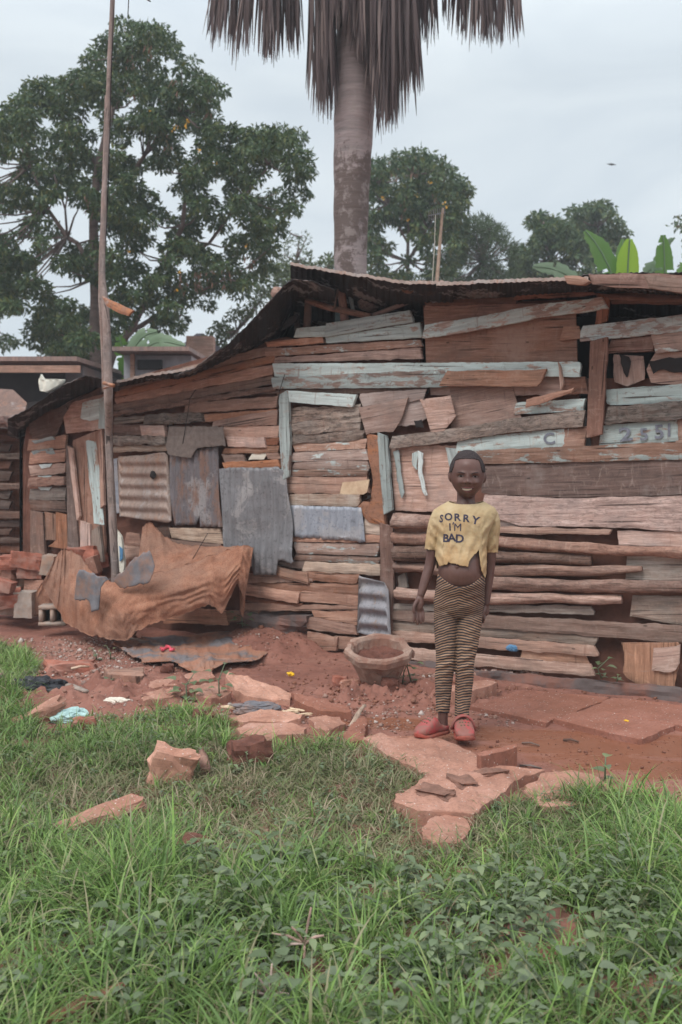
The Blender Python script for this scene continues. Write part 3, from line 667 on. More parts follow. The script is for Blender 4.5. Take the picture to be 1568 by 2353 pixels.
# ---- roof: ribbons (x, y of the front edge, y where it meets the wall)
def ribbon(name, pts, ov, mat, edge_mat=None, depth=1.5, corr=.0045, drop=.12, parent=SH, ovs=None):
    vs = []; fs = []; ed = []; n = 0; xs_ = []
    for (a, b) in zip(pts, pts[1:]):
        k = max(2, int(abs(b[0] - a[0]) / 4))
        for i in range(k): t = i / k; xs_.append([a[j] + (b[j] - a[j]) * t for j in range(3)])
    xs_.append(list(pts[-1])); seed = random.uniform(0, 50)
    rows = []
    for i, (x, yf, yw) in enumerate(xs_):
        A_ = W(x, yf + 3.2 * fbm(x * .035, seed, 0, 3), ov); B_ = W(x, yw, -.02)
        z = corr * math.sin(i * 4 / 13.0 * 2 * math.pi * 1.0); A_.z += z * .5
        D_ = B_ + (B_ - A_).normalized() * depth; D_.z = B_.z - drop + z
        B_.z += z * .7
        rows.append((A_, A_.lerp(B_, .5) + Vector((0, 0, z * .3)), B_, D_))
    m_ = 4; th = .004
    for r in rows:
        for v in r: vs.append(v)
        for v in r: vs.append(v + Vector((0, 0, th)))
    for i in range(len(rows) - 1):
        a = i * 8; b = a + 8
        for j in range(3):
            fs.append((a + j, a + j + 1, b + j + 1, b + j)); fs.append((a + 4 + j, b + 4 + j, b + 5 + j, a + 5 + j))
        fs.append((a, b, b + 4, a + 4)); fs.append((a + 3, a + 7, b + 7, b + 3))
    fs.append((0, 4, 5, 1)); fs.append((1, 5, 6, 2)); fs.append((2, 6, 7, 3)); e = (len(rows) - 1) * 8
    fs += [(e, e + 1, e + 5, e + 4), (e + 1, e + 2, e + 6, e + 5), (e + 2, e + 3, e + 7, e + 6)]
    o = mesh_obj(name, vs, fs, mat, parent, None, False)
    if edge_mat:
        fr = [r[0] for r in rows]
        q = [v + Vector((0, -.003, -.004)) for v in fr] + [v + Vector((0, -.003, .012)) for v in fr]; q += [v + Vector((0, .012, 0)) for v in q]; k = len(fr)
        f2 = []
        for i in range(k - 1):
            f2 += [(i, i + 1, i + 1 + k, i + k), (i + 2 * k, i + 3 * k, i + 1 + 3 * k, i + 1 + 2 * k), (i + k, i + 1 + k, i + 1 + 3 * k, i + 3 * k), (i, i + 2 * k, i + 1 + 2 * k, i + 1)]
        e2 = mesh_obj('sheet_lip', q, f2, edge_mat, o)
    return o
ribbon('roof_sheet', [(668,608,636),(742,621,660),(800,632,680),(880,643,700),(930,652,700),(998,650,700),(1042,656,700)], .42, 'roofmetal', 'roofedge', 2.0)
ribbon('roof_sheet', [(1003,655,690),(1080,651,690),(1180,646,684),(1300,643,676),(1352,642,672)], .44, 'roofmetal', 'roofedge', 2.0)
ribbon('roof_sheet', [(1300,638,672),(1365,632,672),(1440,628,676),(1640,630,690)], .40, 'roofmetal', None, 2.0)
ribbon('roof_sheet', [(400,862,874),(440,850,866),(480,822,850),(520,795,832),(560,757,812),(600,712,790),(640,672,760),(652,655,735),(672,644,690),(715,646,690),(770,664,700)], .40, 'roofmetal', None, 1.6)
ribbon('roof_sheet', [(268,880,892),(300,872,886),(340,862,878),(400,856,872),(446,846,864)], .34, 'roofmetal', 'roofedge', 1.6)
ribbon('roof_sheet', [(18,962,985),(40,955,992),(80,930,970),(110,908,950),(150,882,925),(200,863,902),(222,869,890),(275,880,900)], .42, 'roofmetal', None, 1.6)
# fascia and beam ends at the right
wsheet('fascia_board', [(1355,632),(1440,629),(1640,634),(1640,668),(1450,662),(1358,655)], .40, .02, 'darkred', SH)
sheet('beam', [W(1488,638,.62), W(1660,648,.62), W(1660,690,.62), W(1568,676,.62), W(1490,664,.62)], NRM, .05, 'brown', SH)
wsheet('beam', [(1300,637),(1345,637),(1360,650),(1352,658),(1304,655)], .43, .04, 'brown', SH)
wsheet('fascia_board', [(1372,676),(1640,690),(1640,700),(1376,690)], .02, .03, 'darkred', SH)
wsheet('rafter', [(70,975),(160,925),(240,890),(240,905),(160,945),(75,1000)], -.02, .03, 'dark', SH)
# concrete footing
sheet('footing', [W(1080, 1535, .10), W(1470, 1572, .12), W(1700, 1592, .12), W(1700, 1690, .12), W(1470, 1640, .12), W(1100, 1600, .10)], NRM, .05, 'concrete_dark', SH, rough=.006, edge=.006)
sheet('footing', [W(900, 1512, .05), W(1100, 1532, .05), W(1100, 1620, .05), W(900, 1580, .05)], NRM, .05, 'concrete_dark', SH, rough=.01, edge=.008)
# wires on the wall
for nm, pts in (('wire', [(450,895,.09),(437,915,.10),(430,960,.09),(420,1020,.08)]), ('wire', [(655,860,.08),(642,900,.08),(640,925,.06)]), ('wire', [(478,1225,.10),(440,1290,.25),(425,1330,.35)])):
    tube(nm, [W(*p) for p in pts], [.0022] * len(pts), 'black', SH, 5, 0)
rock('stone_wedge', W(640, 1435, -.02), (.5, .16, .16), 'concrete_dark', SH, -.55, .5)
# ------------------------------------------------------------------ foliage helpers
def leaf_mesh(name, cen, size, droop, mat, parent=None, aspect=.38, out=None, jitter=.6):
    """cen: (N,3) leaf bases; each leaf is a folded rhombus of two quads"""
    n = len(cen); L = size * RNG.uniform(.6, 1.35, n)
    d = RNG.normal(0, 1, (n, 3)) * jitter
    if out is not None: d += out
    d[:, 2] -= droop; d /= np.linalg.norm(d, axis=1)[:, None] + 1e-9
    r = RNG.normal(0, 1, (n, 3)); s = np.cross(d, r); s /= np.linalg.norm(s, axis=1)[:, None] + 1e-9
    nn = np.cross(d, s); w_ = (L * aspect)[:, None] * .5; Lc = L[:, None]
    b = cen; m1 = cen + d * Lc * .45 + s * w_ + nn * w_ * .35; m2 = cen + d * Lc * .45 - s * w_ + nn * w_ * .35
    t = cen + d * Lc - nn * Lc * .08; mid = cen + d * Lc * .45
    V = np.stack([b, m1, t, mid, m2], 1).reshape(-1, 3); k = np.arange(n) * 5
    Fc = np.concatenate([np.stack([k, k + 1, k + 2, k + 3], 1), np.stack([k, k + 3, k + 2, k + 4], 1)])
    org = PM[parent.name].translation if parent is not None else Vector(V[0])
    V = V - np.array(org)
    return mesh_obj(name, V, Fc, mat, parent, Matrix.Translation(org))
def clump_points(cl, n_per, Yd):
    """cl: list of (x px, y px, r px, depth); points in and mostly on the upper side of each clump"""
    out = []; dirs = []
    for x, y, r, Y in cl:
        c = np.array(P(x, y, Y)); R = r * Y / F; n = max(8, int(n_per * r * r))
        v = RNG.normal(0, 1, (n, 3)); v /= np.linalg.norm(v, axis=1)[:, None]
        v[:, 2] = np.where(RNG.random(n) < .35, np.abs(v[:, 2]), v[:, 2])
        rad = R * RNG.uniform(.35, 1.05, n) ** .6
        sc = np.array([1.15, 1.15, .72])
        out.append(c + v * rad[:, None] * sc); dirs.append(v * .7)
    return np.concatenate(out), np.concatenate(dirs)
def fill_clumps(outline, holes, Y, dY, rmin, rmax, n, over=.75):
    xs_ = [p[0] for p in outline]; ys_ = [p[1] for p in outline]; cl = []; tries = 0
    while len(cl) < n and tries < n * 60:
        tries += 1; x = random.uniform(min(xs_), max(xs_)); y = random.uniform(min(ys_), max(ys_)); r = random.uniform(rmin, rmax)
        if not inpoly(outline, x, y): continue
        if any(math.hypot(x - hx, y - hy) < hr + r * .95 for hx, hy, hr in holes): continue
        if any(math.hypot(x - a, y - b) < (r + c) * .5 * over for a, b, c, _ in cl): continue
        cl.append((x, y, r, Y + random.uniform(-dY, dY)))
    return cl
def tree(name, label, cat, outline, holes, Y, dY, rr, n, npx, leaf, droop, mat, trunk, tr, group='trees behind the shack', aspect=.4, flowers=None, brown=None, jit=.6):
    base = P(trunk[0][0][0], trunk[0][0][1], Y); base.z = 0
    T = thing(name, label, cat, base, group)
    cl = fill_clumps(outline, holes, Y, dY, rr[0], rr[1], n)
    c, d = clump_points(cl, npx, Y); leaf_mesh('crown', c, leaf, droop, mat, T, aspect, d, jit)
    obs = []
    for k, (br, rd) in enumerate(zip(trunk, tr)):
        pts = [P(x, y, Y + (0 if k == 0 else random.uniform(-.4, .4) * (i > 0))) for i, (x, y) in enumerate(br)]
        if k == 0: pts[0].z = 0
        obs.append(tube('limb', pts, [r * Y / F for r in rd], 'trunk', None, 9, .15, .25))
    # thin twigs reaching into the clumps
    lim = [pt for br in trunk for pt in br[1:]]
    for x, y, r, yy in cl[::3]:
        q = min(lim, key=lambda p: (p[0] - x) ** 2 + (p[1] - y) ** 2 + (0 if p[1] > y else 5000))
        a = P(q[0], q[1], Y); b = P(x, y, yy); mid = a.lerp(b, .5) + Vector((0, 0, -.05 * (a - b).length))
        obs.append(tube('limb', [a, mid, b], [2.6 * Y / F, 1.8 * Y / F, .8 * Y / F], 'trunk', None, 5, .1, .5))
    merge('trunk', obs, 'trunk', T)
    if flowers:
        pts = np.array([P(x + random.uniform(-4, 4), y + random.uniform(-4, 4), Y - dY * .9) for x, y in flowers for _ in range(5)])
        leaf_mesh('blossoms', pts, 5 * Y / F, .2, 'flower', T, .8)
    if brown:
        pts = np.array([P(x + random.uniform(-9, 9), y + random.uniform(-26, 20), Y - dY * random.uniform(.2, 1)) for x, y in brown for _ in range(16)])
        leaf_mesh('withered_leaves', pts, 13 * Y / F, 2.0, 'deadbrown', T, .25)
    return T
# the big tree
BO = [(-90,300),(0,262),(15,242),(60,225),(60,203),(90,182),(140,177),(182,188),(187,150),(215,122),(235,92),(270,78),(292,50),(318,62),(345,64),(378,60),(396,78),(396,105),(432,118),(445,160),(488,182),(508,203),
      (508,240),(495,275),(505,300),(550,300),(600,306),(645,300),(688,315),(690,342),(718,382),(712,410),(692,430),(682,490),(664,508),(636,528),(628,590),(612,620),(596,640),(575,660),(552,676),(500,705),(478,735),
      (420,752),(380,752),(340,742),(300,768),(288,792),(250,795),(200,815),(150,835),(112,800),(62,770),(60,720),(0,700),(-90,700)]
BH = [(325,340,18),(430,322,13),(375,430,17),(346,412,13),(402,470,15),(495,435,11),(350,590,22),(366,532,14),(150,500,22),(192,520,30),(15,390,16),(20,510,18),(215,275,12),(110,345,7),(385,140,7),(300,245,6),
      (100,612,12),(150,650,16),(202,668,15),(36,745,22),(70,690,9),(450,722,16),(512,692,14),(330,742,12),(540,520,7),(470,530,5),(425,607,9),(560,612,8),(120,560,7),(250,560,7),(600,430,6),(240,330,6),(510,560,7),(640,400,6)]
tree('broadleaf_tree', 'tallest dark leafy tree with yellow blossoms, behind the left of the shack', 'tree', BO, BH, 15.5, 1.5, (15, 28), 560, .34, .085, .9, 'tree',
     [[(222,900),(221,780),(220,640),(215,500),(225,380),(260,250),(300,120)], [(240,870),(262,800),(300,762),(330,700),(380,600),(420,520),(430,400)], [(222,640),(180,560),(155,545),(110,480),(70,380)],
      [(155,545),(150,480),(130,420)], [(380,600),(480,560),(560,450),(620,380)], [(225,380),(150,280),(110,230)], [(300,762),(420,690),(520,640)], [(155,548),(170,500),(186,470)], [(215,500),(290,420),(330,360),(420,260)]],
     [(18,15,12.5,10,8,6,3),(13,11,9,8,7,5,3),(6,5,5,4,2),(3,2.4,1.5),(5,4,3,2),(5,4,2),(5,4,2),(3,2,1),(6,5,4,2)],
     flowers=[(432,275),(425,290),(398,295),(405,290),(460,345),(497,377),(412,622),(403,666),(292,576),(565,567),(348,252)],
     brown=[(400,205),(340,120),(300,140),(200,470),(480,250),(455,645),(485,630),(520,640),(420,650),(300,200),(65,345),(570,600),(390,330)])
tree('broadleaf_tree', 'dark tree cut by the left frame edge, below the big crown', 'tree', [(-120,560),(-40,540),(0,560),(28,600),(36,640),(44,700),(40,760),(20,800),(-120,810)], [(8,745,12)], 19, 1, (16, 28), 60, .24, .11, .7, 'tree',
     [[(-60,900),(-55,700),(-50,600)]], [(12,9,4)])
tree('leafy_shrub', 'green shrub filling the space under the big tree beside its trunk', 'shrub', [(80,705),(150,690),(210,715),(215,800),(205,850),(130,845),(85,800)], [(160,705,8),(110,735,8)], 17.5, .5, (12, 22), 50, .24, .09, .5, 'tree_b',
     [[(160,920),(160,800),(150,740)]], [(6,4,2)])
tree('broadleaf_tree', 'rounded dark tree with open lower crown just right of the palm trunk', 'tree',
     [(838,378),(870,370),(905,385),(905,358),(945,352),(952,342),(970,352),(995,358),(1040,395),(1075,425),(1082,445),(1070,480),(1062,520),(1050,600),(1040,640),(960,640),(850,640),(835,500)],
     [(925,560,18),(895,535,14),(905,600,16),(965,610,14),(950,575,9),(1015,570,9),(900,410,6),(985,520,5),(860,470,6)], 21, 1.5, (12, 23), 190, .28, .12, .9, 'tree',
     [[(935,720),(937,600),(940,480),(950,400)], [(937,600),(985,520),(1010,450)], [(938,560),(890,470),(870,420)]], [(5,4,3,2),(3,2.4,1),(3,2.4,1)],
     flowers=[(958,448),(1025,470),(935,505),(880,455),(986,420)], brown=[(955,380),(930,480),(1000,470),(905,395)])
tree('pine_tree', 'bushy brighter green tree between the antenna and the banana leaves', 'tree',
     [(1040,560),(1055,520),(1085,505),(1110,508),(1150,535),(1178,570),(1190,605),(1192,660),(1030,660)], [(1140,585,8),(1100,600,8),(1165,615,8),(1075,630,8)], 23, 1, (8, 16), 120, .5, .17, -.4, 'pine',
     [[(1110,720),(1110,600),(1105,530)]], [(5,4,2)], aspect=.12, jit=1.0)
tree('broadleaf_tree', 'low dark tree left of the upright banana leaf', 'tree', [(1192,575),(1215,560),(1222,495),(1245,488),(1262,505),(1300,510),(1320,540),(1350,560),(1370,640),(1195,650),(1180,610)],
     [(1285,590,9),(1245,600,10),(1330,610,10),(1220,540,5)], 24, 1, (9, 18), 120, .45, .13, .6, 'tree', [[(1260,720),(1262,600),(1250,530)], [(1262,610),(1300,560)]], [(5,4,2),(3,1.5)])
tree('broadleaf_tree', 'small round dark crown standing above the banana leaves', 'tree', [(1312,482),(1345,470),(1375,466),(1395,470),(1412,490),(1436,522),(1432,560),(1400,600),(1350,590),(1325,545),(1318,510)],
     [(1380,510,4)], 26, 1, (9, 17), 70, .5, .13, .6, 'tree', [[(1380,720),(1378,600),(1375,520)]], [(5,4,2)])
tree('broadleaf_tree', 'thin dark branch tips entering at the right frame edge', 'tree', [(1545,500),(1568,492),(1640,480),(1640,650),(1568,630),(1552,560)], [(1556,585,10)], 22, .6, (8, 14), 34, .13, .11, 1.2, 'tree', [[(1640,760),(1620,560)], [(1625,600),(1560,520)]], [(5,4),(2,1)])
tree('leafy_shrub', 'thin grey-green sapling poking up left of the palm trunk', 'shrub', [(648,560),(660,520),(668,552),(690,545),(700,535),(712,560),(715,610),(690,640),(640,640)], [(676,575,5)], 22, .4, (6, 12), 46, .15, .12, -.5, 'tree_b', [[(685,700),(680,600),(690,545)]], [(3,2,1)], aspect=.25)
tree('leafy_shrub', 'low pale green bush between the palm trunk and the shack roof', 'shrub', [(600,620),(640,600),(690,620),(735,592),(775,588),(775,650),(690,680),(600,690)], [], 20, .5, (9, 18), 60, .2, .1, .3, 'tree_b', [[(700,720),(700,640)]], [(3,2)])
tree('leafy_shrub', 'green bush behind the sagging roof edge near the tiled roof', 'shrub', [(480,770),(530,720),(570,700),(600,660),(610,690),(560,745),(515,800),(485,800)], [(535,745,7)], 17, .4, (9, 15), 46, .15, .09, .4, 'tree_b', [[(540,900),(545,760)]], [(3,2)])
# ------------------------------------------------------------------ the palm
YP = 8.8; pb = P(806, 900, YP); pb.z = 0
PT = thing('palm_tree', 'tall palm with a grey trunk and a skirt of dead hanging fronds', 'palm', pb)
tr_px = [(806,1100,40),(806,640,36.5),(806,560,38),(808,450,40),(812,330,44),(816,230,46),(818,100,46),(820,-60,40),(822,-200,32)]
pp = [P(x, y, YP) for x, y, r in tr_px]; pp[0].z = 0
t_o = tube('trunk', pp, [r * YP / F for x, y, r in tr_px], 'palm', PT, 28, .05, .08)
def frond_skirt(name, cx, top, x0, x1, bot, n, Yc, mat='deadleaf', wid=.030, curve=0):
    """dry leaf fan hanging from a stalk: ribbons dropping from an arc at the fold of the leaf"""
    V = []; Fc = []; c = 0
    n = int(n * .95); lob = random.uniform(0, 9)
    for i in range(n):
        t = random.random(); x = x0 + (x1 - x0) * t; 
        if noise.noise(Vector((x * .055, lob + 5, 0))) > .22 and random.random() < .75: continue
        yb = bot(x) + random.gauss(0, 12) + 26 * noise.noise(Vector((x * .045, lob, 0)))
        if random.random() < .12: yb -= random.uniform(10, 60)
        Y = Yc + random.uniform(-.16, .16); xs0 = cx + (x - cx) * random.uniform(.55, .9)
        w0 = wid * random.uniform(.5, 1.3); ang = random.uniform(-.9, .9); S = 12
        sx = random.gauss(0, 8); ph = random.uniform(0, 6)
        for k in range(S + 1):
            s = k / S; yy = top + (yb - top) * s
            xx = xs0 + (x - xs0) * s ** .6 + sx * s * s + 1.5 * math.sin(ph + s * 5)
            p = P(xx, yy, Y + .05 * math.sin(s * 4 + ph)); ww = w0 * (1 - .9 * s ** 3.5) * .5
            a2 = ang + s * random.uniform(-.1, .1)
            V.append((p.x - ww * math.cos(a2), p.y - ww * math.sin(a2), p.z)); V.append((p.x + ww * math.cos(a2), p.y + ww * math.sin(a2), p.z + .001))
            if k < S: Fc.append((c, c + 1, c + 3, c + 2))
            c += 2
    V = np.array(V) - np.array(pb)
    return mesh_obj(name, V, np.array(Fc), mat, PT, Matrix.Translation(pb))
def lin(pts):
    return lambda x: float(np.interp(x, [p[0] for p in pts], [p[1] for p in pts]))
frond_skirt('dead_frond', 640, -190, 474, 560, lin([(474,88),(500,100),(540,118),(560,125)]), 80, YP - .2)
frond_skirt('dead_frond', 650, -190, 540, 640, lin([(540,120),(600,130),(640,125)]), 105, YP - .3)
frond_skirt('dead_frond', 660, -190, 605, 692, lin([(605,128),(645,125),(692,112)]), 95, YP - .1)
frond_skirt('dead_frond', 770, -160, 708, 770, lin([(708,200),(716,245),(740,262),(772,268)]), 110, YP - .15)
frond_skirt('dead_frond', 790, -190, 765, 850, lin([(765,60),(790,40),(820,110),(850,150)]), 90, YP - .36)
frond_skirt('dead_frond', 890, -190, 820, 905, lin([(820,120),(850,180),(862,240),(880,270),(905,282)]), 120, YP - .36)
frond_skirt('dead_frond', 910, -190, 870, 968, lin([(870,275),(900,285),(935,265),(965,215),(968,190)]), 140, YP - .2)
frond_skirt('dead_frond', 900, -190, 780, 960, lin([(780,40),(850,130),(880,200),(960,200)]), 150, YP - .42)
frond_skirt('dead_frond', 960, -190, 925, 1008, lin([(925,100),(980,98),(1008,78)]), 75, YP - .1)
frond_skirt('dead_frond', 1030, -200, 1010, 1045, lin([(1010,40),(1045,70)]), 12, YP - .1)
frond_skirt('dead_frond', 1090, -200, 1040, 1130, lin([(1040,70),(1070,88),(1130,85)]), 80, YP - .1)
frond_skirt('dead_frond', 1130, -200, 1110, 1202, lin([(1110,92),(1160,90),(1202,62)]), 80, YP - .2)
frond_skirt('dead_frond', 866, 150, 858, 878, lin([(858,300),(870,325),(878,320)]), 6, YP - .1)
def fan(name, base, ang, L, mat):
    st = Vector((math.cos(ang), random.uniform(-.5, .5), math.sin(ang) * .8 + .1)).normalized(); b = base + st * L * .6
    V = []; Fc = []; c = 0
    for i in range(44):
        a = (i / 43 - .5) * 3.6; side = st.cross(Vector((0, 1, 0))).normalized(); d = (st * math.cos(a) + side * math.sin(a)).normalized()
        p = b.copy()
        for k in range(6):
            wv = Vector((0, 1, 0)) * (.03 * (1 - k / 5.5)) + d.cross(Vector((0, 1, 0))) * .022 * (1 - k / 5.5)
            V += [tuple(p - wv), tuple(p + wv)]
            if k < 5: Fc.append((c, c + 1, c + 3, c + 2))
            c += 2; d = (d + Vector((0, 0, -.10))).normalized(); p = p + d * L * .12
    V = np.array(V) - np.array(pb); o = mesh_obj(name, V, np.array(Fc), mat, PT, Matrix.Translation(pb))
    tube('stalk', [base, b], [.03, .02], 'trunk', o, 6)
top_ = P(822, -430, YP)
for k in range(14): fan('green_frond', top_, .0 + 3.14 * k / 13, 1.6, 'tree')
# ------------------------------------------------------------------ banana plants
def banana_leaf(parent, pts, width, mat, tear=.25, name='leaf', Y=13):
    """pts: picture points of the midrib (base to tip)"""
    ctr = [P(x, y, Y + d) for x, y, d in pts]; n = 26; V = []; Fc = []; seed = random.uniform(0, 90)
    acc = []
    for i in range(n + 1):
        t = i / n * (len(ctr) - 1); k = min(int(t), len(ctr) - 2); acc.append(ctr[k].lerp(ctr[k + 1], t - k))
    m_ = 4
    for i, p in enumerate(acc):
        d = (acc[min(i + 1, n)] - acc[max(i - 1, 0)]).normalized(); s = d.cross(Vector((0, -1, .25))).normalized(); up = s.cross(d)
        t = i / n; ww = width * math.sin(math.pi * min(.97, t * .93 + .06)) ** .55 * .5
        for j in range(-m_, m_ + 1):
            q = j / m_; e = 1 + (tear * noise.noise(Vector((t * 26, seed + (5 if q > 0 else 0), 0))) if abs(q) == 1 else 0)
            V.append(tuple(p + s * ww * q * e + up * (abs(q) * .25 * ww - q * q * .28 * ww)))
    k = 2 * m_ + 1
    for i in range(n):
        for j in range(2 * m_):
            if tear > .2 and abs(j - m_ + .5) > 1 and noise.noise(Vector((i * 1.7, seed + (j > m_) * 9, 3))) > .38: continue
            a = i * k + j; Fc.append((a, a + 1, a + k + 1, a + k))
    org = PM[parent.name].translation; V = np.array(V) - np.array(org)
    o = mesh_obj(name, V, np.array(Fc), mat, parent, Matrix.Translation(org), True)
    tube('midrib', [v + Vector((0, -.008, 0)) for v in acc[::5] + [acc[-1]]], [width * .035] * (len(acc[::5])) + [width * .01], 'banapale', o, 6, 0)
    return o
def banana(label, bx, Y, leaves):
    b = P(bx, 900, Y); b.z = 0; T = thing('banana_plant', label, 'banana plant', b, 'banana plants behind the shack')
    for pts, wd, mt, tr_ in leaves: banana_leaf(T, pts, wd, mt, tr_, Y=Y)
    q = leaves[0][0][0]; tube('stem', [b, P(q[0], q[1], Y)], [.10, .06], 'banapale', T, 10, .05)
banana('banana plant with one upright yellow-green leaf above the roof', 1440, 11, [
    ([(1441,700,0),(1442,640,0),(1444,590,0),(1447,549,0)], .25, 'banayoung', .05),
    ([(1425,700,0),(1405,625,.1),(1375,565,.2),(1345,530,.3)], .24, 'bana', .5),
    ([(1432,700,.2),(1425,620,.3),(1432,550,.4)], .16, 'bana', .2),
    ([(1380,720,.3),(1330,650,.4),(1280,618,.5),(1225,612,.6)], .20, 'banapale', .7)])
banana('banana plant with torn drooping leaves at the right frame edge', 1560, 11.6, [
    ([(1530,720,0),(1528,640,0),(1527,590,0),(1524,540,0)], .22, 'bana', .35),
    ([(1560,720,.2),(1540,650,.2),(1500,610,.2),(1475,640,.2)], .16, 'banapale', .8),
    ([(1570,720,.3),(1575,640,.4),(1600,560,.5),(1640,520,.5)], .22, 'bana', .6),
    ([(1520,720,.3),(1505,640,.3),(1520,570,.3),(1550,545,.3)], .12, 'banapale', .8)])
banana('banana plant with arching pale leaves left of the slate roof', 300, 12.8, [
    ([(300,880,0),(308,800,0),(330,770,0),(362,762,0)], .22, 'banapale', .6),
    ([(305,880,0),(330,800,-.1),(370,782,-.2),(425,795,-.3)], .22, 'banapale', .6),
    ([(305,880,.2),(340,820,.1),(380,805,0),(410,820,0)], .16, 'banapale', .5),
    ([(295,880,.2),(285,820,.1),(275,770,0)], .20, 'bana', .5)])
# ------------------------------------------------------------------ houses behind
M['greywall'] = simple('grey_rendered_wall', (.155, .135, .135), .25, 3, .95, 0, (.20, .14, .12))
M['palewall'] = simple('pale_grey_board_wall', (.40, .40, .43), .25, 4, .95, 0, (.26, .24, .25))
M['tin'] = simple('weathered_tin_roof', (.30, .20, .17), .3, 5, .6, .003, (.20, .15, .14), stretch=(8, 1, 1))
def tiles():
    m = MB('purple_grey_tiles'); b = m.n('ShaderNodeTexBrick'); m.l(m.coord('Object', (3.2, 3.2, 3.2), False), b.inputs['Vector'])
    b.inputs['Color1'].default_value = (.13, .11, .135, 1); b.inputs['Color2'].default_value = (.18, .15, .175, 1); b.inputs['Mortar'].default_value = (.07, .06, .08, 1)
    b.inputs['Scale'].default_value = 1.3; b.inputs['Mortar Size'].default_value = .03; m.l(b.outputs[0], m.b.inputs['Base Color']); m.rough(.8); return m.m
M['tile'] = tiles()
def house(name, label, Y, x0, x1, ytop, wall, roof, roofdrop, d=3.0, over=12, slope=.25):
    a = P(x0, ytop, Y); b = P(x1, ytop, Y); c = Vector(((a.x + b.x) / 2, Y + d / 2, 0))
    T = thing(name, label, 'house', Vector((c.x, Y, 0)))
    box('wall', Vector((c.x, Y + d / 2, a.z / 2)), (b.x - a.x, d, a.z - .02), wall, T)
    ov = over * Y / F; zf = a.z + roofdrop * Y / F * 0
    q = [Vector((a.x - ov, Y - .45, zf)), Vector((b.x + ov, Y - .45, zf)), Vector((b.x + ov, Y + d, zf + slope * d)), Vector((a.x - ov, Y + d, zf + slope * d))]
    q += [v + Vector((0, 0, .05)) for v in q]
    mesh_obj('roof', q, [(3, 2, 1, 0), (4, 5, 6, 7), (0, 1, 5, 4), (1, 2, 6, 5), (2, 3, 7, 6), (3, 0, 4, 7)], roof, T)
    return T
H1 = house('tin_roof_house', 'low grey house with flat tin roof behind the far left roof edge', 11.5, -260, 190, 838, 'greywall', 'tin', 0, 4, 10, .02)
box('fascia_board', P(30, 848, 11.08), (1.5, .03, .08), 'brown', H1); box('window', P(60, 905, 11.46), (.9, .05, .55), 'black', H1)
H2 = house('tin_roof_house', 'pale grey house glimpsed between the trunk and the rising roof', 12.2, 285, 440, 815, 'palewall', 'tin', 0, 3, 8, .02)
box('window', P(345, 838, 12.17), (.3, .04, .12), 'black', H2); box('corner_post', P(305, 860, 12.15), (.05, .05, .5), 'brown', H2)
mesh_obj('gable_vent', [P(385, 862, 12.1), P(405, 840, 12.1), P(428, 862, 12.1), P(385, 862, 12.18), P(405, 840, 12.18), P(428, 862, 12.18)], [(0, 2, 1), (3, 4, 5), (0, 1, 4, 3), (1, 2, 5, 4), (0, 3, 5, 2)], 'dark', H2)
T3 = thing('tiled_house', 'house with purple-grey hipped tile roof behind the sagging eave', 'house', Vector((P(450, 800, 16).x, 16, 0)))
a0, a1, ap, a2 = P(375, 830, 16), P(540, 830, 16), P(462, 765, 17.2), P(500, 830, 19)
mesh_obj('roof', [a0, a1, P(468, 766, 17.2), P(452, 766, 17.2), P(375, 825, 19), P(540, 825, 19)], [(0, 1, 2, 3), (1, 5, 2), (5, 4, 3, 2), (4, 0, 3), (0, 4, 5, 1)], 'tile', T3)
box('wall', Vector(((a0.x + a1.x) / 2, 17.5, 1.3)), (1.0, 2.8, 2.55), 'palewall', T3)
box('chimney', P(462, 800, 15.7) , (.42, .3, .35), 'brown', T3)
M['roofrust'] = metal_mat('rusted_brown_roof', (.19, .11, .085), (.30, .15, .10), .5)
# dark neighbouring hut at the far left
HB = P(20, 1300, 7.9); HB.z = 0
HT = thing('plank_hut', 'hut of dark planks at the far left edge', 'hut', HB)
N8 = Vector((0, -1, 0))
def hs(nm, poly, Y, mat, th=.03): return sheet(nm, [P(x, y, Y) for x, y in poly], N8, th, mat, HT, edge=.006)
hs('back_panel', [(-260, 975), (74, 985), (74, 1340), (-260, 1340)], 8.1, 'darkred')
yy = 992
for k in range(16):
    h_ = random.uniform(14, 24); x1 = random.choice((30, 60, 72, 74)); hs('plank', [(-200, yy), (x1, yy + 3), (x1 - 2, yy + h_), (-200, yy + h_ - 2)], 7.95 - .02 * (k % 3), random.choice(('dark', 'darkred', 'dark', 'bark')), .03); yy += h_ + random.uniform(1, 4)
hs('shutter', [(52, 1052), (72, 1052), (72, 1160), (52, 1160)], 7.9, 'black')
rq = [P(-260, 880, 8.6), P(30, 895, 8.6), P(62, 925, 8.4), P(52, 968, 7.7), P(-260, 965, 7.7)]
mesh_obj('roof', rq + [p - Vector((0, 0, .05)) for p in rq], [(0, 4, 3, 2, 1), (5, 6, 7, 8, 9), (0, 1, 6, 5), (1, 2, 7, 6), (2, 3, 8, 7), (3, 4, 9, 8), (4, 0, 5, 9)], 'roofrust', HT)
for k, (x, y, s) in enumerate([(8, 965, .09), (36, 972, .1), (54, 974, .08)]):
    tag(rock('stone', P(x, y, 7.66), (s * 1.2, s, s * .7), 'concrete_dark', None, random.random()), ('round dark stone on the hut roof edge, at the frame edge', 'dark stone on the hut roof edge, between two others', 'dark stone on the hut roof edge, touching the shack roof tip')[k], 'stone', 'stones on the hut roof edge')
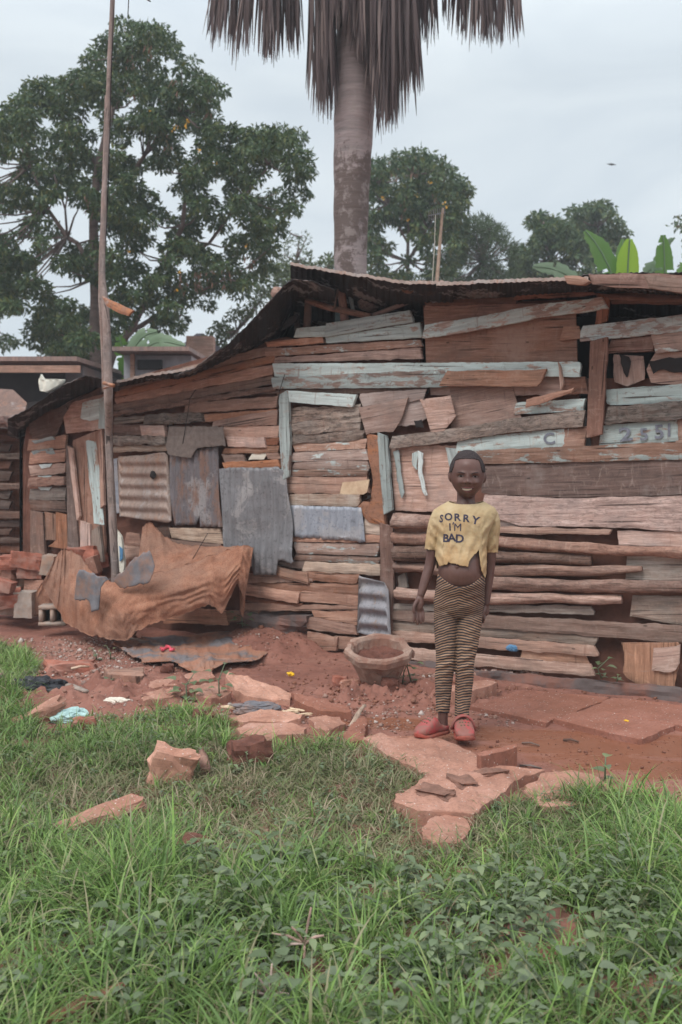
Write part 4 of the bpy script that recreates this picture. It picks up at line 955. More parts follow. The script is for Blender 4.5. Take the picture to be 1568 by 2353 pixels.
# sack on the roof
sk = P(100, 893, 7.9)
o = sheet('cloth_bundle', [P(x, y, 7.85) for x, y in ((96,900),(94,872),(100,864),(108,872),(118,875),(134,874),(150,872),(146,882),(122,896),(112,902))], (0, -1, 0), .05, 'bag_white', None, curl=.03, edge=.01, rough=.012, step=.012, smooth=True)
tag(o, 'white cloth bundle lying behind the left roof edge', 'bundle')
# ------------------------------------------------------------------ pole in front of the shack
pol = [(265,1312,.30,9),(257,1150,.32,9),(250,1000,.34,9),(250,905,.5,9.5),(247,800,.5,9.5),(241,700,.5,9),(236,640,.5,7),(236,560,.5,6.5),(240,440,.5,6),(246,300,.5,6),(252,160,.5,6),(258,20,.5,5.5),(262,-90,.5,5)]
pts = [W(x, y, o) for x, y, o, r in pol]; pb2 = pts[0].copy(); pb2.z = 0
PO = thing('wooden_pole', 'tall crooked tree-trunk pole lashed to the left end of the shack', 'pole', pb2)
tube('shaft', [pb2] + pts, [.03] + [r * p.y / F for (x, y, o, r), p in zip(pol, pts)], 'pole', PO, 12, .14, .06)
pol2 = [(239,900,.46,5),(238,800,.46,6),(232,690,.46,6),(231,600,.47,4),(238,420,.47,3.5),(244,220,.47,3)]
pts = [W(x, y, o) for x, y, o, r in pol2]; tube('side_stem', pts, [r * p.y / F for (x, y, o, r), p in zip(pol2, pts)], 'pole', PO, 9, .12, .06)
sheet('tin_bracket', [W(*p) for p in ((248,683,.55),(262,690,.55),(300,712,.62),(292,726,.62),(278,722,.60),(256,706,.55))], NRM, .015, 'iron_orange', PO, curl=.01)
tube('lashing', [W(239,880,.555), W(262,886,.57)], [.012, .012], 'iron_orange', PO, 8, .2)
tube('lashing', [W(239,892,.555), W(262,884,.57)], [.007, .007], 'iron_orange', PO, 8, .2)
for pts in ([(262,0,.5),(255,200,.5),(250,400,.48),(243,560,.48),(236,700,.5),(240,860,.5)], [(297,-60,.9),(296,20,.9),(290,60,.8)], [(340,-40,2),(335,2,2)]):
    if len(pts) > 3: tube('wire', [W(*p) for p in pts], [.0035] * len(pts), 'black', PO, 5, 0)
tube('wire', [W(266, -60, .5), W(296, -30, .9), W(340, 0, 1.2), W(346, 3, 1.2)], [.0035] * 4, 'black', PO, 5, 0)
tube('wire', [W(262, -40, .5), W(297, -20, .5), W(294, 40, .5)], [.003] * 3, 'black', PO, 5, 0)
# ------------------------------------------------------------------ antenna
ab = P(1003, 900, 9); ab.z = 0
AN = thing('tv_antenna', 'television antenna on a thin wooden pole above the roof', 'antenna', ab)
tube('mast', [ab, P(1004, 650, 9), P(1016, 500, 9), P(1018, 478, 9)], [.018, .017, .012, .010], 'pale', AN, 8, .05)
bm_ = [tube('b', [P(984, 496, 9), P(1024, 488, 9)], [.004] * 2, 'iron_blue', None, 6, 0)]
for x in (986, 991, 996, 1001, 1006, 1011, 1017, 1022): bm_.append(tube('b', [P(x, 484 - (x - 986) * .22, 8.9), P(x + .5, 506 - (x - 986) * .2, 9.1)], [.003] * 2, 'iron_blue', None, 5, 0))
merge('elements', bm_, 'iron_blue', AN); tube('cable', [P(1001, 494, 9), P(999, 560, 8.98), P(993, 660, 8.98)], [.003] * 3, 'whitep', AN, 5, 0)
# a bird far off
bp = P(1405, 378, 40)
tag(mesh_obj('bird', [bp + Vector(v) for v in ((-.2, 0, .03), (-.05, .05, .05), (0, .1, 0), (.05, .05, .03), (.22, 0, -.01), (0, -.16, 0), (0, 0, -.04), (0, 0, .05))],
     [(0, 1, 7), (1, 2, 7), (2, 3, 7), (3, 4, 7), (4, 5, 7), (5, 0, 7), (1, 0, 6), (2, 1, 6), (3, 2, 6), (4, 3, 6), (5, 4, 6), (0, 5, 6)], 'black'), 'tiny bird flying in the open sky at right', 'bird')
# ------------------------------------------------------------------ slabs and stones on the ground
def gs(nm, label, cat, poly, z, th, mat, group=None, tilt=None, **k):
    if nm == 'concrete_slab' and z > .031: z *= .62
    o = gslab(nm, poly, z, th, mat, None, **k)
    if tilt:
        c = sum((G(x, y, z) for x, y in poly), Vector()) / len(poly)
        o.matrix_world = Matrix.Translation(c) @ Euler(tilt).to_matrix().to_4x4() @ Matrix.Translation(-c) @ o.matrix_world; PM[o.name] = o.matrix_world
    return tag(o, label, cat, group)
SG = 'broken concrete slabs along the path'
YD = Vector((0, 1, 0)); XD = Vector((1, 0, 0))
gs('concrete_slab', 'largest broken pink concrete slab, under the child and running down to the grass', 'slab', [(836,1692),(870,1684),(935,1700),(1000,1692),(1096,1729),(1104,1751),(1148,1758),(1245,1768),(1199,1784),(1122,1843),(1082,1870),(1022,1855),(960,1862),(898,1843),(986,1777),(920,1744),(876,1729)], .030, .07, 'slab', SG, dirv=YD, edge=.009, step=.016, rough=.006)
gs('concrete_slab', 'small broken slab corner in the grass at the foot of the largest slab', 'slab', [(966,1902),(985,1885),(1022,1868),(1082,1876),(1078,1898),(1055,1932),(1000,1940),(968,1925)], .035, .05, 'slab', SG, edge=.006, step=.016)
gs('concrete_slab', 'flat muddy slab half under the grass right of the largest slab', 'slab', [(1205,1806),(1257,1780),(1316,1767),(1382,1788),(1415,1812),(1380,1850),(1230,1850)], .02, .05, 'slab', SG, edge=.008)
gs('paving_slab', 'wet red paving slab against the footing, left of the darker one', 'slab', [(1078,1622),(1151,1597),(1199,1584),(1316,1595),(1398,1603),(1298,1645),(1257,1661),(1140,1634)], .020, .04, 'slab_wet', SG, rough=.003)
gs('paving_slab', 'large dark wet paving slab reaching the right frame edge', 'slab', [(1404,1603),(1568,1620),(1700,1640),(1700,1690),(1568,1660),(1470,1697),(1446,1696),(1272,1651),(1300,1646)], .025, .045, 'slab_wet', SG, rough=.003)
gs('stone_block', 'flat reddish step block by the wall, right of the child\'s knees', 'block', [(1030,1574),(1080,1564),(1122,1562),(1146,1569),(1085,1586),(1040,1590)], .07, .08, 'slab', None, edge=.004)
gs('stone_block', 'wedge of broken slab just right of the red clogs', 'block', [(1094,1727),(1110,1722),(1150,1713),(1187,1706),(1186,1712),(1140,1726),(1102,1736)], .085, .085, 'slab_wet', None, edge=.003)
gs('concrete_slab', 'raised pale slab with one sharp end, left of the yellow petal', 'slab', [(517,1554),(530,1551),(570,1558),(667,1582),(669,1602),(590,1600),(545,1588)], .065, .06, 'slab_pale', SG, edge=.005, tilt=(.02, .05, 0))
gs('concrete_slab', 'dark muddy slab pointing right, next to the raised pale slab', 'slab', [(672,1592),(720,1600),(802,1622),(805,1636),(740,1632),(680,1612)], .065, .06, 'slab_wet', SG, edge=.008)
gs('concrete_slab', 'thick split slab lying in the grass above the dark soil clod', 'slab', [(546,1672),(580,1662),(656,1661),(707,1672),(702,1686),(640,1690),(600,1698),(548,1686)], .06, .055, 'slab', SG, edge=.006, rough=.012)
gs('concrete_slab', 'small flat slab between the split slab and the mud path', 'slab', [(712,1646),(780,1645),(794,1662),(755,1679),(722,1670)], .05, .045, 'slab', SG, edge=.006)
gs('concrete_slab', 'long muddy slab below the tin sheet, left of the raised pale slab', 'slab', [(333,1566),(484,1542),(492,1556),(440,1571),(350,1580)], .045, .045, 'slab', SG, edge=.008)
gs('concrete_slab', 'broken slab with rough edge wedged left under the raised pale slab', 'slab', [(440,1579),(505,1565),(530,1592),(485,1608),(452,1597)], .06, .06, 'slab', SG, edge=.008)
gs('concrete_slab', 'narrow slab at the grass edge below the long muddy slab', 'slab', [(326,1592),(390,1582),(440,1588),(398,1600),(330,1612)], .05, .05, 'slab', SG, edge=.008)
gs('concrete_slab', 'sunken slab piece beside the pale litter above the split slab', 'slab', [(520,1648),(600,1632),(700,1640),(690,1652),(560,1660)], .03, .03, 'slab_pale', SG, edge=.008)
gs('concrete_slab', 'low reddish slab at the grass edge left of the main slab', 'slab', [(782,1690),(810,1665),(835,1655),(850,1670),(830,1692),(800,1706)], .05, .05, 'slab_wet', SG, edge=.008, tilt=(.1, -.1, 0))
for lab, x, y, sz, mt, cat, tl, rz in (
    ('pale pink angular boulder standing in the grass at left', 398, 1765, (.165, .11, .15), 'slab_pale', 'rock', (.1, .25), .2),
    ('dark crumbly soil clod under the split slab', 573, 1735, (.15, .12, .13), 'clod', 'soil clod', (0, 0), .4),
    ('pinkish brick stone sloping in the left grass beside the turquoise bag', 92, 1645, (.22, .09, .08), 'slab', 'rock', (0, -.35), .5),
    ('small orange stone in the grass right of the turquoise bag', 192, 1665, (.10, .06, .06), 'brick', 'rock', (0, 0), .3),
    ('long half-buried block slanting down through the grass', 235, 1880, (.30, .09, .06), 'slab', 'rock', (0, -.1), .75),
    ('red stone chip in the shaded grass', 305, 1912, (.035, .03, .04), 'brick', 'rock', (.2, 0), 0),
    ('dull red stone sunk in the dry grass', 440, 1945, (.10, .07, .05), 'clod', 'rock', (.1, .1), .2),
    ('reddish stone between grass and the broken slabs', 470, 1650, (.10, .08, .06), 'clod', 'rock', (.1, .1), .2),
    ('small red lump on the tin sheet\'s lower edge', 385, 1538, (.07, .05, .06), 'clod', 'soil clod', (.1, .1), .2),
    ('round brown clod on the tin sheet', 326, 1489, (.06, .05, .05), 'clod', 'soil clod', (0, 0), .2),
    ('smaller brown clod left on the tin sheet', 298, 1484, (.035, .03, .04), 'clod', 'soil clod', (0, 0), .2),
    ('orange-brown earth lump left of the gravel patch', 160, 1540, (.26, .14, .10), 'brick', 'rock', (0, 0), .2),
    ('small red brick chunk left of the planter base', 781, 1568, (.07, .06, .07), 'brick', 'rock', (0, 0), .2),
    ('flat chunk against the planter foot', 802, 1572, (.09, .06, .05), 'slab', 'rock', (0, 0), .2),
    ('brown brick chunk right of the planter base', 895, 1580, (.08, .06, .09), 'clod', 'rock', (0, .2), .2),
    ('pale chip on the mud beside the step block', 1102, 1602, (.04, .03, .02), 'block', 'rock', (0, 0), .2),
    ('flat brown stone poking from the mud behind the clogs', 1070, 1670, (.12, .07, .035), 'slab_wet', 'rock', (0, 0), .1)):
    tag(rock('stone' if cat == 'rock' else 'soil_clod', G(x, y, sz[2] * .3), sz, mt, None, rz, .38, tilt=tl), lab, cat)
M['cake'] = simple('drying_brown_mud', (.22, .115, .085), .35, 26, .95, .008)
# dung-like mud cakes on the slab
for lab, x, y, s in (('flat brown mud cake on the slab, nearest the grass', 1003, 1822, (.085, .12)), ('rounded mud cake on the slab, middle one', 1066, 1798, (.075, .10)), ('small mud cake on the slab behind the others', 1132, 1778, (.10, .05))):
    tag(rock('mud_cake', G(x, y, .030), (s[0], s[1], .026), 'cake', None, random.random(), .7, boxy=.75), lab, 'mud cake')
# wood bits
def wbit(label, a, b, r, mat, z=.02, sq=.6):
    pa, pb_ = G(*a, z), G(*b, z); return tag(tube('wood_piece', [pa, pa.lerp(pb_, .5) + Vector((0, 0, .006)), pb_], [r, r * .95, r * .7], mat, None, 9, .25, .03, sq), label, 'wood')
wbit('long splintered stick lying on the tin sheet below the cloth', (252,1462), (370,1482), .018, 'grey', .03)
gs('wood_piece', 'short broken board end between gravel and path', 'wood', [(240,1536),(332,1534),(332,1548),(250,1552)], .05, .05, 'pinkbrown', None)
wbit('small rotten log standing in the grass beside the pale boulder', (474,1770), (462,1722), .020, 'darkred', .03, 1)
wbit('pale dry stalk leaning at the end of the dark muddy slab', (808,1668), (838,1620), .012, 'pale', .03)
wbit('long split red branch in the weeds at the bottom left', (110,2352), (285,2262), .016, 'darkred', .05, .6)
wbit('grey driftwood strip beside the black plastic', (130,1570), (200,1590), .02, 'grey', .03)
wbit('pale wood strip on the earth lump', (165,1537), (205,1532), .012, 'pale', .10)
wbit('twig lying in the mud right of the clogs', (1200,1707), (1240,1713), .006, 'dark', .008)
wbit('thin curved twig in the wet mud at right', (1295,1700), (1330,1705), .007, 'dark', .008)
wbit('small dark twig in the mud, nearest the grass', (1195,1759), (1245,1766), .006, 'dark', .006)
# tin sheet and litter
o = gslab('tin_sheet', [(255,1478),(330,1464),(420,1458),(520,1452),(578,1450),(600,1472),(612,1500),(578,1520),(520,1522),(490,1540),(430,1536),(380,1512),(330,1520),(290,1498)], .035, .004, 'felt', None, edge=.012, curl=.02, ragged=.004)
m = MB('rusty_flat_tin'); co = m.coord('Object'); n = m.noise(co, 3, 8, .7, .3)
c = m.ramp(n, [(.42, (.36, .17, .11)), (.5, (.30, .17, .125)), (.56, (.17, .155, .16)), (.7, (.22, .20, .21))]); m.col(c).rough(.6); m.bump(n, .006, .7)
o.data.materials[0] = m.m; tag(o, 'crumpled flat tin sheet, half grey half orange with mud, on the ground under the cloth', 'tin sheet')
def crumple(nm, label, cat, c, s, mat, rot=0, seed=1, jag=.9):
    bm = bmesh.new(); bmesh.ops.create_icosphere(bm, subdivisions=4, radius=.5)
    for v in bm.verts:
        q = v.co * 1.8 + Vector((seed, 0, 0)); k = 1 + jag * (abs(noise.noise(q)) - .25) + .35 * abs(noise.noise(q * 3.1))
        v.co = Vector((v.co.x * s[0] * k, v.co.y * s[1] * k, v.co.z * s[2] * k))
    vs = [v.co.copy() for v in bm.verts]; fs = [tuple(x.index for x in f.verts) for f in bm.faces]; bm.free()
    return tag(mesh_obj(nm, vs, fs, mat, None, Matrix.Translation(c) @ Euler((0, 0, rot)).to_matrix().to_4x4(), False), label, cat)
crumple('plastic_bag', 'crumpled black plastic sheet in the grass at the left edge', 'bag', G(85, 1580, .03), (.27, .14, .11), 'bag_black', .1, 3)
crumple('plastic_bag', 'crumpled pale turquoise plastic bag in the left grass', 'bag', G(148, 1645, .015), (.17, .09, .06), 'bag_teal', .3, 5)
crumple('paper_scrap', 'crumpled cream paper at the top edge of the grass', 'litter', G(268, 1612, .01), (.10, .05, .03), 'whitep', .1, 7)
crumple('cloth_scrap', 'grey rag tucked between the broken slabs', 'litter', G(585, 1625, .03), (.18, .09, .05), 'ragcloth', .1, 9)
crumple('plastic_cup', 'blue plastic scrap lodged between the lowest wall boards', 'litter', W(1180, 1489, .03), (.07, .04, .035), 'blue', .1, 11, .3)
crumple('petal', 'bright yellow petal on the mud left of the planter', 'petal', G(669, 1549, .012), (.035, .03, .02), 'yellow', .1, 2)
crumple('orange_petal', 'tiny orange petal at the far right on the mud', 'petal', G(1440, 1656, .06), (.018, .014, .006), 'yellow', .1, 2)
for k in range(9):
    x = 530 + k * 22 + random.uniform(-8, 8); y = 1632 + random.uniform(-8, 12)
    tag(rock('husk_scrap', G(x, y, .02), (.07, .022, .010), 'paper', None, random.uniform(-.6, .6), .6), 'cream husk scrap scattered between the broken slabs', 'litter', 'cream husks between the slabs')
ps = [G(370 + 28 * t + 3 * math.sin(t * 20), 1489 + 5 * math.sin(t * 9), .05) for t in np.linspace(0, 1, 12)]
tag(tube('plastic_string', ps, [.009] * 12, 'pinkstr', None, 6, .2, .02), 'tangle of bright pink plastic string on the tin sheet', 'string')
# ------------------------------------------------------------------ bricks and blocks at the left
BG = 'rough red bricks piled at the left'
bl = [(8,1290,1),(30,1292,2),(60,1288,3),(80,1300,1),(12,1318,2),(40,1320,1),(70,1315,2),(10,1345,1),(95,1318,3),(120,1300,2),(-20,1300,1),(-30,1330,2),(-50,1310,1),(-60,1350,2),
      (205,1275,3),(222,1290,2),(212,1302,1),(235,1285,2),(238,1305,1),(190,1290,2),(175,1272,1),(20,1376,2),(-10,1375,2)]
BL = ['bright red brick at the far left end of the top row', 'red brick second from the left in the top row, over the block row', 'large red brick lump in the middle of the top row by the hut', 'red brick at the right end of the top row, left of the pale stone',
      'red brick at the left edge just under the top row', 'wide red brick lump in the row under the top one', 'red brick in the second row above the lying block', 'brick wedged behind the upright end block', 'brick beside the peak of the net cloth',
      'small brick under the annex boards, right of the pale stone', '', '', '', '', 'big dark red brick behind the net, left of the leaning slab', 'brick right behind the leaning slab piece', 'small brick at the leaning slab\'s left side', 'brick touching the pole foot',
      'lower brick at the pole foot above the dark rag', 'brick behind the net peak', 'small brick at the foot of the patched door', 'loose red brick on the ground before the upright blocks', '']
for k, (x, y, s) in enumerate(bl):
    r_ = .06 + .02 * s; Yb = 6.9 + random.uniform(-.1, .1) - (.25 if y > 1340 else 0)
    tag(rock('brick', P(x, y, Yb), (r_ * 1.7, r_ * 1.1, r_ * .95), 'brick' if random.random() < .75 else 'slab', None, random.uniform(-.5, .5), .2, boxy=.85, tilt=(random.uniform(-.3, .3), random.uniform(-.3, .3))),
        BL[k] or 'rough red brick lump in the loose pile before the dark hut', 'brick', BG)
for k, (x, y, s) in enumerate([(x, y, random.choice((1, 2, 3))) for x in range(-40, 130, 34) for y in (1345, 1385)]):
    tag(rock('brick', P(x + random.uniform(-8, 8), y, 7.05), (.16, .12, .10), 'brick' if random.random() < .6 else 'block', None, random.uniform(-.5, .5), .15, boxy=.85),
        'rough brick lump in the lower rows behind the concrete blocks', 'brick', BG)
def cblock(label, x0, x1, y0, y1, Y, mat='block', rz=0, tl=0):
    c = P((x0 + x1) / 2, (y0 + y1) / 2, Y + .06); o = rock('concrete_block', c, ((x1 - x0) * Y / F, .14, (y1 - y0) * Y / F), mat, None, rz, .06, boxy=.97, tilt=(0, tl)); return tag(o, label, 'concrete block')
cblock('upright grey concrete block at the far left end of the row', 4, 46, 1348, 1410, 6.75, rz=.1)
cblock('upright pale concrete block standing beside the cloth tent', 40, 84, 1358, 1417, 6.6, rz=-.1)
cblock('grey concrete block lying on top behind the upright ones', 48, 100, 1322, 1350, 6.9, rz=.2)
cblock('short tan concrete block behind the cloth tent', 62, 112, 1330, 1362, 6.8, 'slab_pale')
cblock('rounded pale stone block leaning above the cloth tent', 100, 128, 1275, 1320, 6.75, tl=.15)
cblock('broken slab leaning on the bricks left of the pole', 206, 226, 1278, 1318, 6.5, 'slab', tl=-.3)
# hollow block
hb = P(120, 1415, 6.35); HBk = thing('hollow_block', 'concrete block with two square hollows at the cloth\'s left corner', 'concrete block', Vector((hb.x, 6.35, 0)))
obs = [box('b', hb + Vector((0, .05, dz)), (.17, .12, .022), 'block') for dz in (.052, -.052)] + [box('b', hb + Vector((dx, .051, 0)), (.022, .118, .084), 'block') for dx in (-.072, 0, .072)]
merge('shell', obs, 'block', HBk); box('hollow_shade_sheet', hb + Vector((0, .118, 0)), (.14, .01, .1), 'black', HBk)  # black sheet at the back paints the hollows' shade
# ------------------------------------------------------------------ draped net
def drape(nm, cols, off_t, off_b, mat, label, cat, folds=6, amp=.014, sag=.07, rows=70, ncol=220, hang=1.0):
    xs_ = np.linspace(0, len(cols) - 1, ncol); V = []; seed = random.uniform(0, 50)
    for i, u in enumerate(xs_):
        k = min(int(u), len(cols) - 2); t = u - k; s = t * t * (3 - 2 * t)
        a = [cols[k][j] + (cols[k + 1][j] - cols[k][j]) * t for j in range(len(cols[k]))]
        for j in range(rows + 1):
            v = j / rows; x = a[0] + (a[2] - a[0]) * v; y = a[1] + (a[3] - a[1]) * v
            ot = a[4] + (a[5] - a[4]) * v + sag * math.sin(math.pi * v)
            sw = smooth((u - 2.5) / 2.5) if len(cols) > 10 else .35; vv = v * 1.0
            f = amp * ((1 - sw) * (1 - 2 * abs(math.sin(u * folds * .9 + 1.8 * fbm(u * .8, v * .8, seed, 2)))) * .7 + sw * (math.sin(vv * 8 + u * .5 + 4.5 * fbm(u * .3, v * .8, seed, 3)) * .35 + .16 * math.sin(vv * 33 - u * .8 + 7 * fbm(u * .35, v * 1.4, seed + 2, 3)) * (1 + fbm(u * .8, v * 3, 4, 2))) + 1.1 * fbm(u * .8 + v * .8, v * 2.6 - u * .5, seed + 4, 4))
            y += 3 * fbm(u * 3, v * 2, seed, 3) * (1 if j in (0, rows) else .3) * 2
            V.append(W(x, y, ot + f))
    n1 = rows + 1; Fc = [(i * n1 + j, i * n1 + j + 1, (i + 1) * n1 + j + 1, (i + 1) * n1 + j) for i in range(ncol - 1) for j in range(rows)]
    B_ = len(V); V2 = V + [v - NRM * .004 for v in V]; Fc = [f[::-1] for f in Fc] + [tuple(q + B_ for q in f) for f in Fc]
    edge = [(i * n1, (i + 1) * n1) for i in range(ncol - 1)] + [((i + 1) * n1 + rows, i * n1 + rows) for i in range(ncol - 1)] + [(j + 1, j) for j in range(rows)] + [((ncol - 1) * n1 + j, (ncol - 1) * n1 + j + 1) for j in range(rows)]
    Fc += [(a, b, b + B_, a + B_) for a, b in edge]
    o = mesh_obj(nm, [v - V[0] for v in V2], Fc, mat, None, Matrix.Translation(V[0]), True)
    return tag(o, label, cat)
drape('hanging_cloth', [(134,1270,96,1342,.42,.50),(142,1265,122,1386,.42,.56),(152,1262,152,1432,.42,.64),(178,1272,200,1458,.45,.72),(215,1318,245,1468,.55,.76),(262,1338,292,1472,.60,.75),
      (300,1330,318,1448,.55,.70),(350,1318,372,1425,.50,.60),(420,1302,430,1408,.40,.50),(490,1275,480,1388,.28,.42),(530,1262,510,1410,.22,.36),(560,1252,545,1340,.18,.30),(582,1258,562,1376,.14,.24)], 0, 0, 'net',
      'large rust-orange net cloth sagging in folds between the bricks and the iron sheets', 'cloth')
drape('hanging_cloth', [(328,1206,312,1335,.10,.50),(345,1202,350,1345,.08,.48),(372,1228,400,1330,.09,.42),(402,1246,455,1315,.10,.36),(440,1254,500,1300,.10,.30),(500,1254,545,1290,.10,.24),(575,1256,578,1300,.10,.20)], 0, 0, 'net',
      'upper rust-orange net cloth hung from the wall to a peak below the rusty iron', 'cloth', folds=4, amp=.011, sag=.0, rows=30, ncol=110)
drape('cloth_flap', [(96,1338,60,1402,.40,.42),(112,1342,84,1412,.38,.40),(132,1360,108,1414,.36,.38)], 0, 0, 'net', 'shaded flap of net closing the left end of the tent-like cloth', 'cloth', folds=5, amp=.008, sag=0, rows=24, ncol=30)
drape('cloth_strip', [(548,1270,552,1405,.20,.22),(560,1270,558,1418,.20,.22),(568,1270,562,1400,.20,.22)], 0, 0, 'net', 'narrow torn strand of net hanging at the right end of the cloth', 'cloth', folds=6, amp=.012, sag=0, rows=30, ncol=16)
def rag(label, poly, off):
    o = sheet('rag', [W(x, y, f) for x, y, f in poly], NRM, .004, 'ragcloth', None, curl=.03, ragged=.01, edge=.012, dirv=TAN, step=.014, smooth=True); return tag(o, label, 'rag')
O_ = .80
rag('dark grey rag with a hanging tail over the sagging net', [(183,1309,O_),(215,1316,O_),(256,1331,O_),(231,1351,O_),(234,1400,O_),(212,1404,O_),(209,1380,O_),(165,1379,O_),(172,1345,O_),(176,1326,O_)], 0)
O_ = .68
rag('crumpled grey rag to the right of the pole foot', [(308,1287,O_),(330,1268,O_),(344,1263,O_),(357,1300,O_),(346,1340,O_),(322,1344,O_),(278,1357,O_),(264,1333,O_),(293,1304,O_)], 0)
st = W(325, 1412, .62); sb = G(307, 1462, 0); tag(tube('prop_stick', [st, sb], [.011, .012], 'grey', None, 8, .15), 'short grey stick propping up the sagging net', 'stick')
sb = W(274, 1220, .12)
tag(sheet('feed_sack', [W(*p) for p in ((271,1215,.14),(282,1230,.15),(287,1290,.16),(284,1320,.16),(276,1318,.16),(272,1280,.14))], NRM, .02, 'bag_white', None, curl=.01), 'white and blue sack stuffed upright beside the pole', 'sack')
bs = bpy.data.objects['feed_sack']; sheet('blue_panel', [W(*p) for p in ((275,1255,.175),(283,1258,.175),(283,1290,.175),(276,1290,.175))], NRM, .004, 'blue', bs)
# ------------------------------------------------------------------ concrete planter
pc = G(868, 1578, 0); PLT = thing('planter', 'broken octagonal concrete planter filled with earth, tipped towards the viewer', 'planter', pc)
def planter():
    rows = [(.088, -.01), (.092, .03), (.115, .09), (.142, .145), (.153, .158), (.168, .165), (.174, .195), (.168, .208), (.142, .210), (.130, .196), (.12, .14), (.0, .13)]
    V = []; n = 48
    R = Euler((math.radians(13), math.radians(-3), math.radians(8))).to_matrix()
    for ri, (r, z) in enumerate(rows):
        for k in range(n):
            t = 2 * math.pi * k / n; seg = math.pi / 4; a = (t % seg) - seg / 2
            f = math.cos(seg / 2) / math.cos(a) * 1.04 if ri < 8 else 1.0
            rr = r * f; zz = z
            if 4 <= ri <= 9: # chipped rim at the right
                zz -= .040 * max(0, 1 - abs((t + .25 + math.pi) % (2 * math.pi) - math.pi - .35) / .34) ** .6 * (1 if ri > 4 else .3)
            nz = .005 * fbm(math.cos(t) * 6, math.sin(t) * 6, z * 20, 4); rr += nz; zz += nz * .6
            V.append(R @ Vector((rr * math.cos(t) + .012, rr * math.sin(t), zz)) + Vector((0, .02, .0)))
    Fc = [(i * n + k, i * n + (k + 1) % n, (i + 1) * n + (k + 1) % n, (i + 1) * n + k) for i in range(len(rows) - 1) for k in range(n)]
    Fc.append(tuple(range(n))[::-1])
    return mesh_obj('bowl', V, Fc, 'concrete', PLT, Matrix.Translation(pc), False), R
bw, R = planter(); M['planter'] = simple('pink_grey_cast_concrete', (.36, .25, .20), .3, 16, .92, .005, (.25, .12, .085)); bw.data.materials[0] = M['planter']
V = []; n = 30; rr_ = 9
for i in range(rr_ + 1):
    for k in range(n):
        t = 2 * math.pi * k / n; r = .131 * i / rr_; V.append(R @ Vector((r * math.cos(t) + .012, r * math.sin(t), .158 + .013 * fbm(r * 22 * math.cos(t), r * 22 * math.sin(t), 2, 4) - .012 * (1 - i / rr_))) + Vector((0, .02, 0)))
mesh_obj('earth', V, [(i * n + k, i * n + (k + 1) % n, (i + 1) * n + (k + 1) % n, (i + 1) * n + k) for i in range(rr_) for k in range(n)], 'clod', PLT, Matrix.Translation(pc))
# raised arched panels on the planter's sides
for k in (5, 6, 7):
    t = math.pi / 4 * k + math.pi / 8; d = Vector((math.cos(t), math.sin(t), 0)); s = Vector((-math.sin(t), math.cos(t), 0))
    q = []
    for w_, z, r in ((-.022, .02, .080), (.022, .02, .080), (.036, .115, .118), (.0, .135, .128), (-.036, .115, .118)): q.append(R @ (d * r * 1.0 + s * w_ + Vector((.012, 0, z))) + Vector((0, .02, 0)))
    q2 = [p_ + (R @ d) * .009 for p_ in q]; mesh_obj('side_panel', q + q2, [(0, 1, 2, 3, 4)[::-1], (5, 6, 7, 8, 9)] + [(i, (i + 1) % 5, (i + 1) % 5 + 5, i + 5) for i in range(5)], 'planter', PLT, Matrix.Translation(pc))
# ------------------------------------------------------------------ the child
YC = 4.02; MPX = YC / F
def Cp(x, y, d=0.0): return P(x, y, YC + d)
def loft(bm, rings, n=28, cap=True):
    """rings: (centre, half width vector, half depth vector[, power])"""
    rows = []
    for r in rings:
        c, a, b = r[0], r[1], r[2]; e = r[3] if len(r) > 3 else 2.0; row = []
        for k in range(n):
            t = 2 * math.pi * k / n; ct, st_ = math.cos(t), math.sin(t)
            q = 2.0 / e
            row.append(bm.verts.new(c + a * math.copysign(abs(ct) ** q, ct) + b * math.copysign(abs(st_) ** q, st_)))
        rows.append(row)
    for r0, r1 in zip(rows, rows[1:]):
        for k in range(n): bm.faces.new((r0[k], r0[(k + 1) % n], r1[(k + 1) % n], r1[k]))
    if cap: bm.faces.new(rows[0][::-1]); bm.faces.new(rows[-1])
    return rows
def limb(bm, pts, rad, n=16, sq=1.0):
    P0 = [Vector(p) for p in pts]; P2 = []; R2 = []; rings = []
    for i in range(len(P0) - 1):
        a0, a1, a2, a3 = [(P0[min(max(q, 0), len(P0) - 1)], rad[min(max(q, 0), len(P0) - 1)]) for q in (i - 1, i, i + 1, i + 2)]
        for q in range(4):
            t = q / 4; w0, w1, w2, w3 = .5 * (-t + 2 * t * t - t ** 3), .5 * (2 - 5 * t * t + 3 * t ** 3), .5 * (t + 4 * t * t - 3 * t ** 3), .5 * (-t * t + t ** 3)
            P2.append(a0[0] * w0 + a1[0] * w1 + a2[0] * w2 + a3[0] * w3); R2.append(a0[1] * w0 + a1[1] * w1 + a2[1] * w2 + a3[1] * w3)
    P2.append(P0[-1]); R2.append(rad[-1]); m_ = len(P2)
    for i, (p, r) in enumerate(zip(P2, R2)):
        d = (P2[min(i + 1, m_ - 1)] - P2[max(i - 1, 0)]).normalized(); ref = Vector((0, 1, 0)) if abs(d.y) < .9 else Vector((1, 0, 0))
        a = d.cross(ref).normalized(); b = a.cross(d).normalized() * -1
        if i == 0: rings.append((p - d * r * .75, a * r * .5, b * r * .5 * sq))
        rings.append((p, a * r, b * r * sq))
        if i == m_ - 1: rings.append((p + d * r * .75, a * r * .5, b * r * .5 * sq))
    loft(bm, rings, n)
def ball(bm, c, s, rot=None):
    r = bmesh.ops.create_uvsphere(bm, u_segments=24, v_segments=16, radius=1)
    for v in r['verts']:
        q = Vector((v.co.x * s[0], v.co.y * s[1], v.co.z * s[2])); v.co = (rot @ q if rot else q) + c
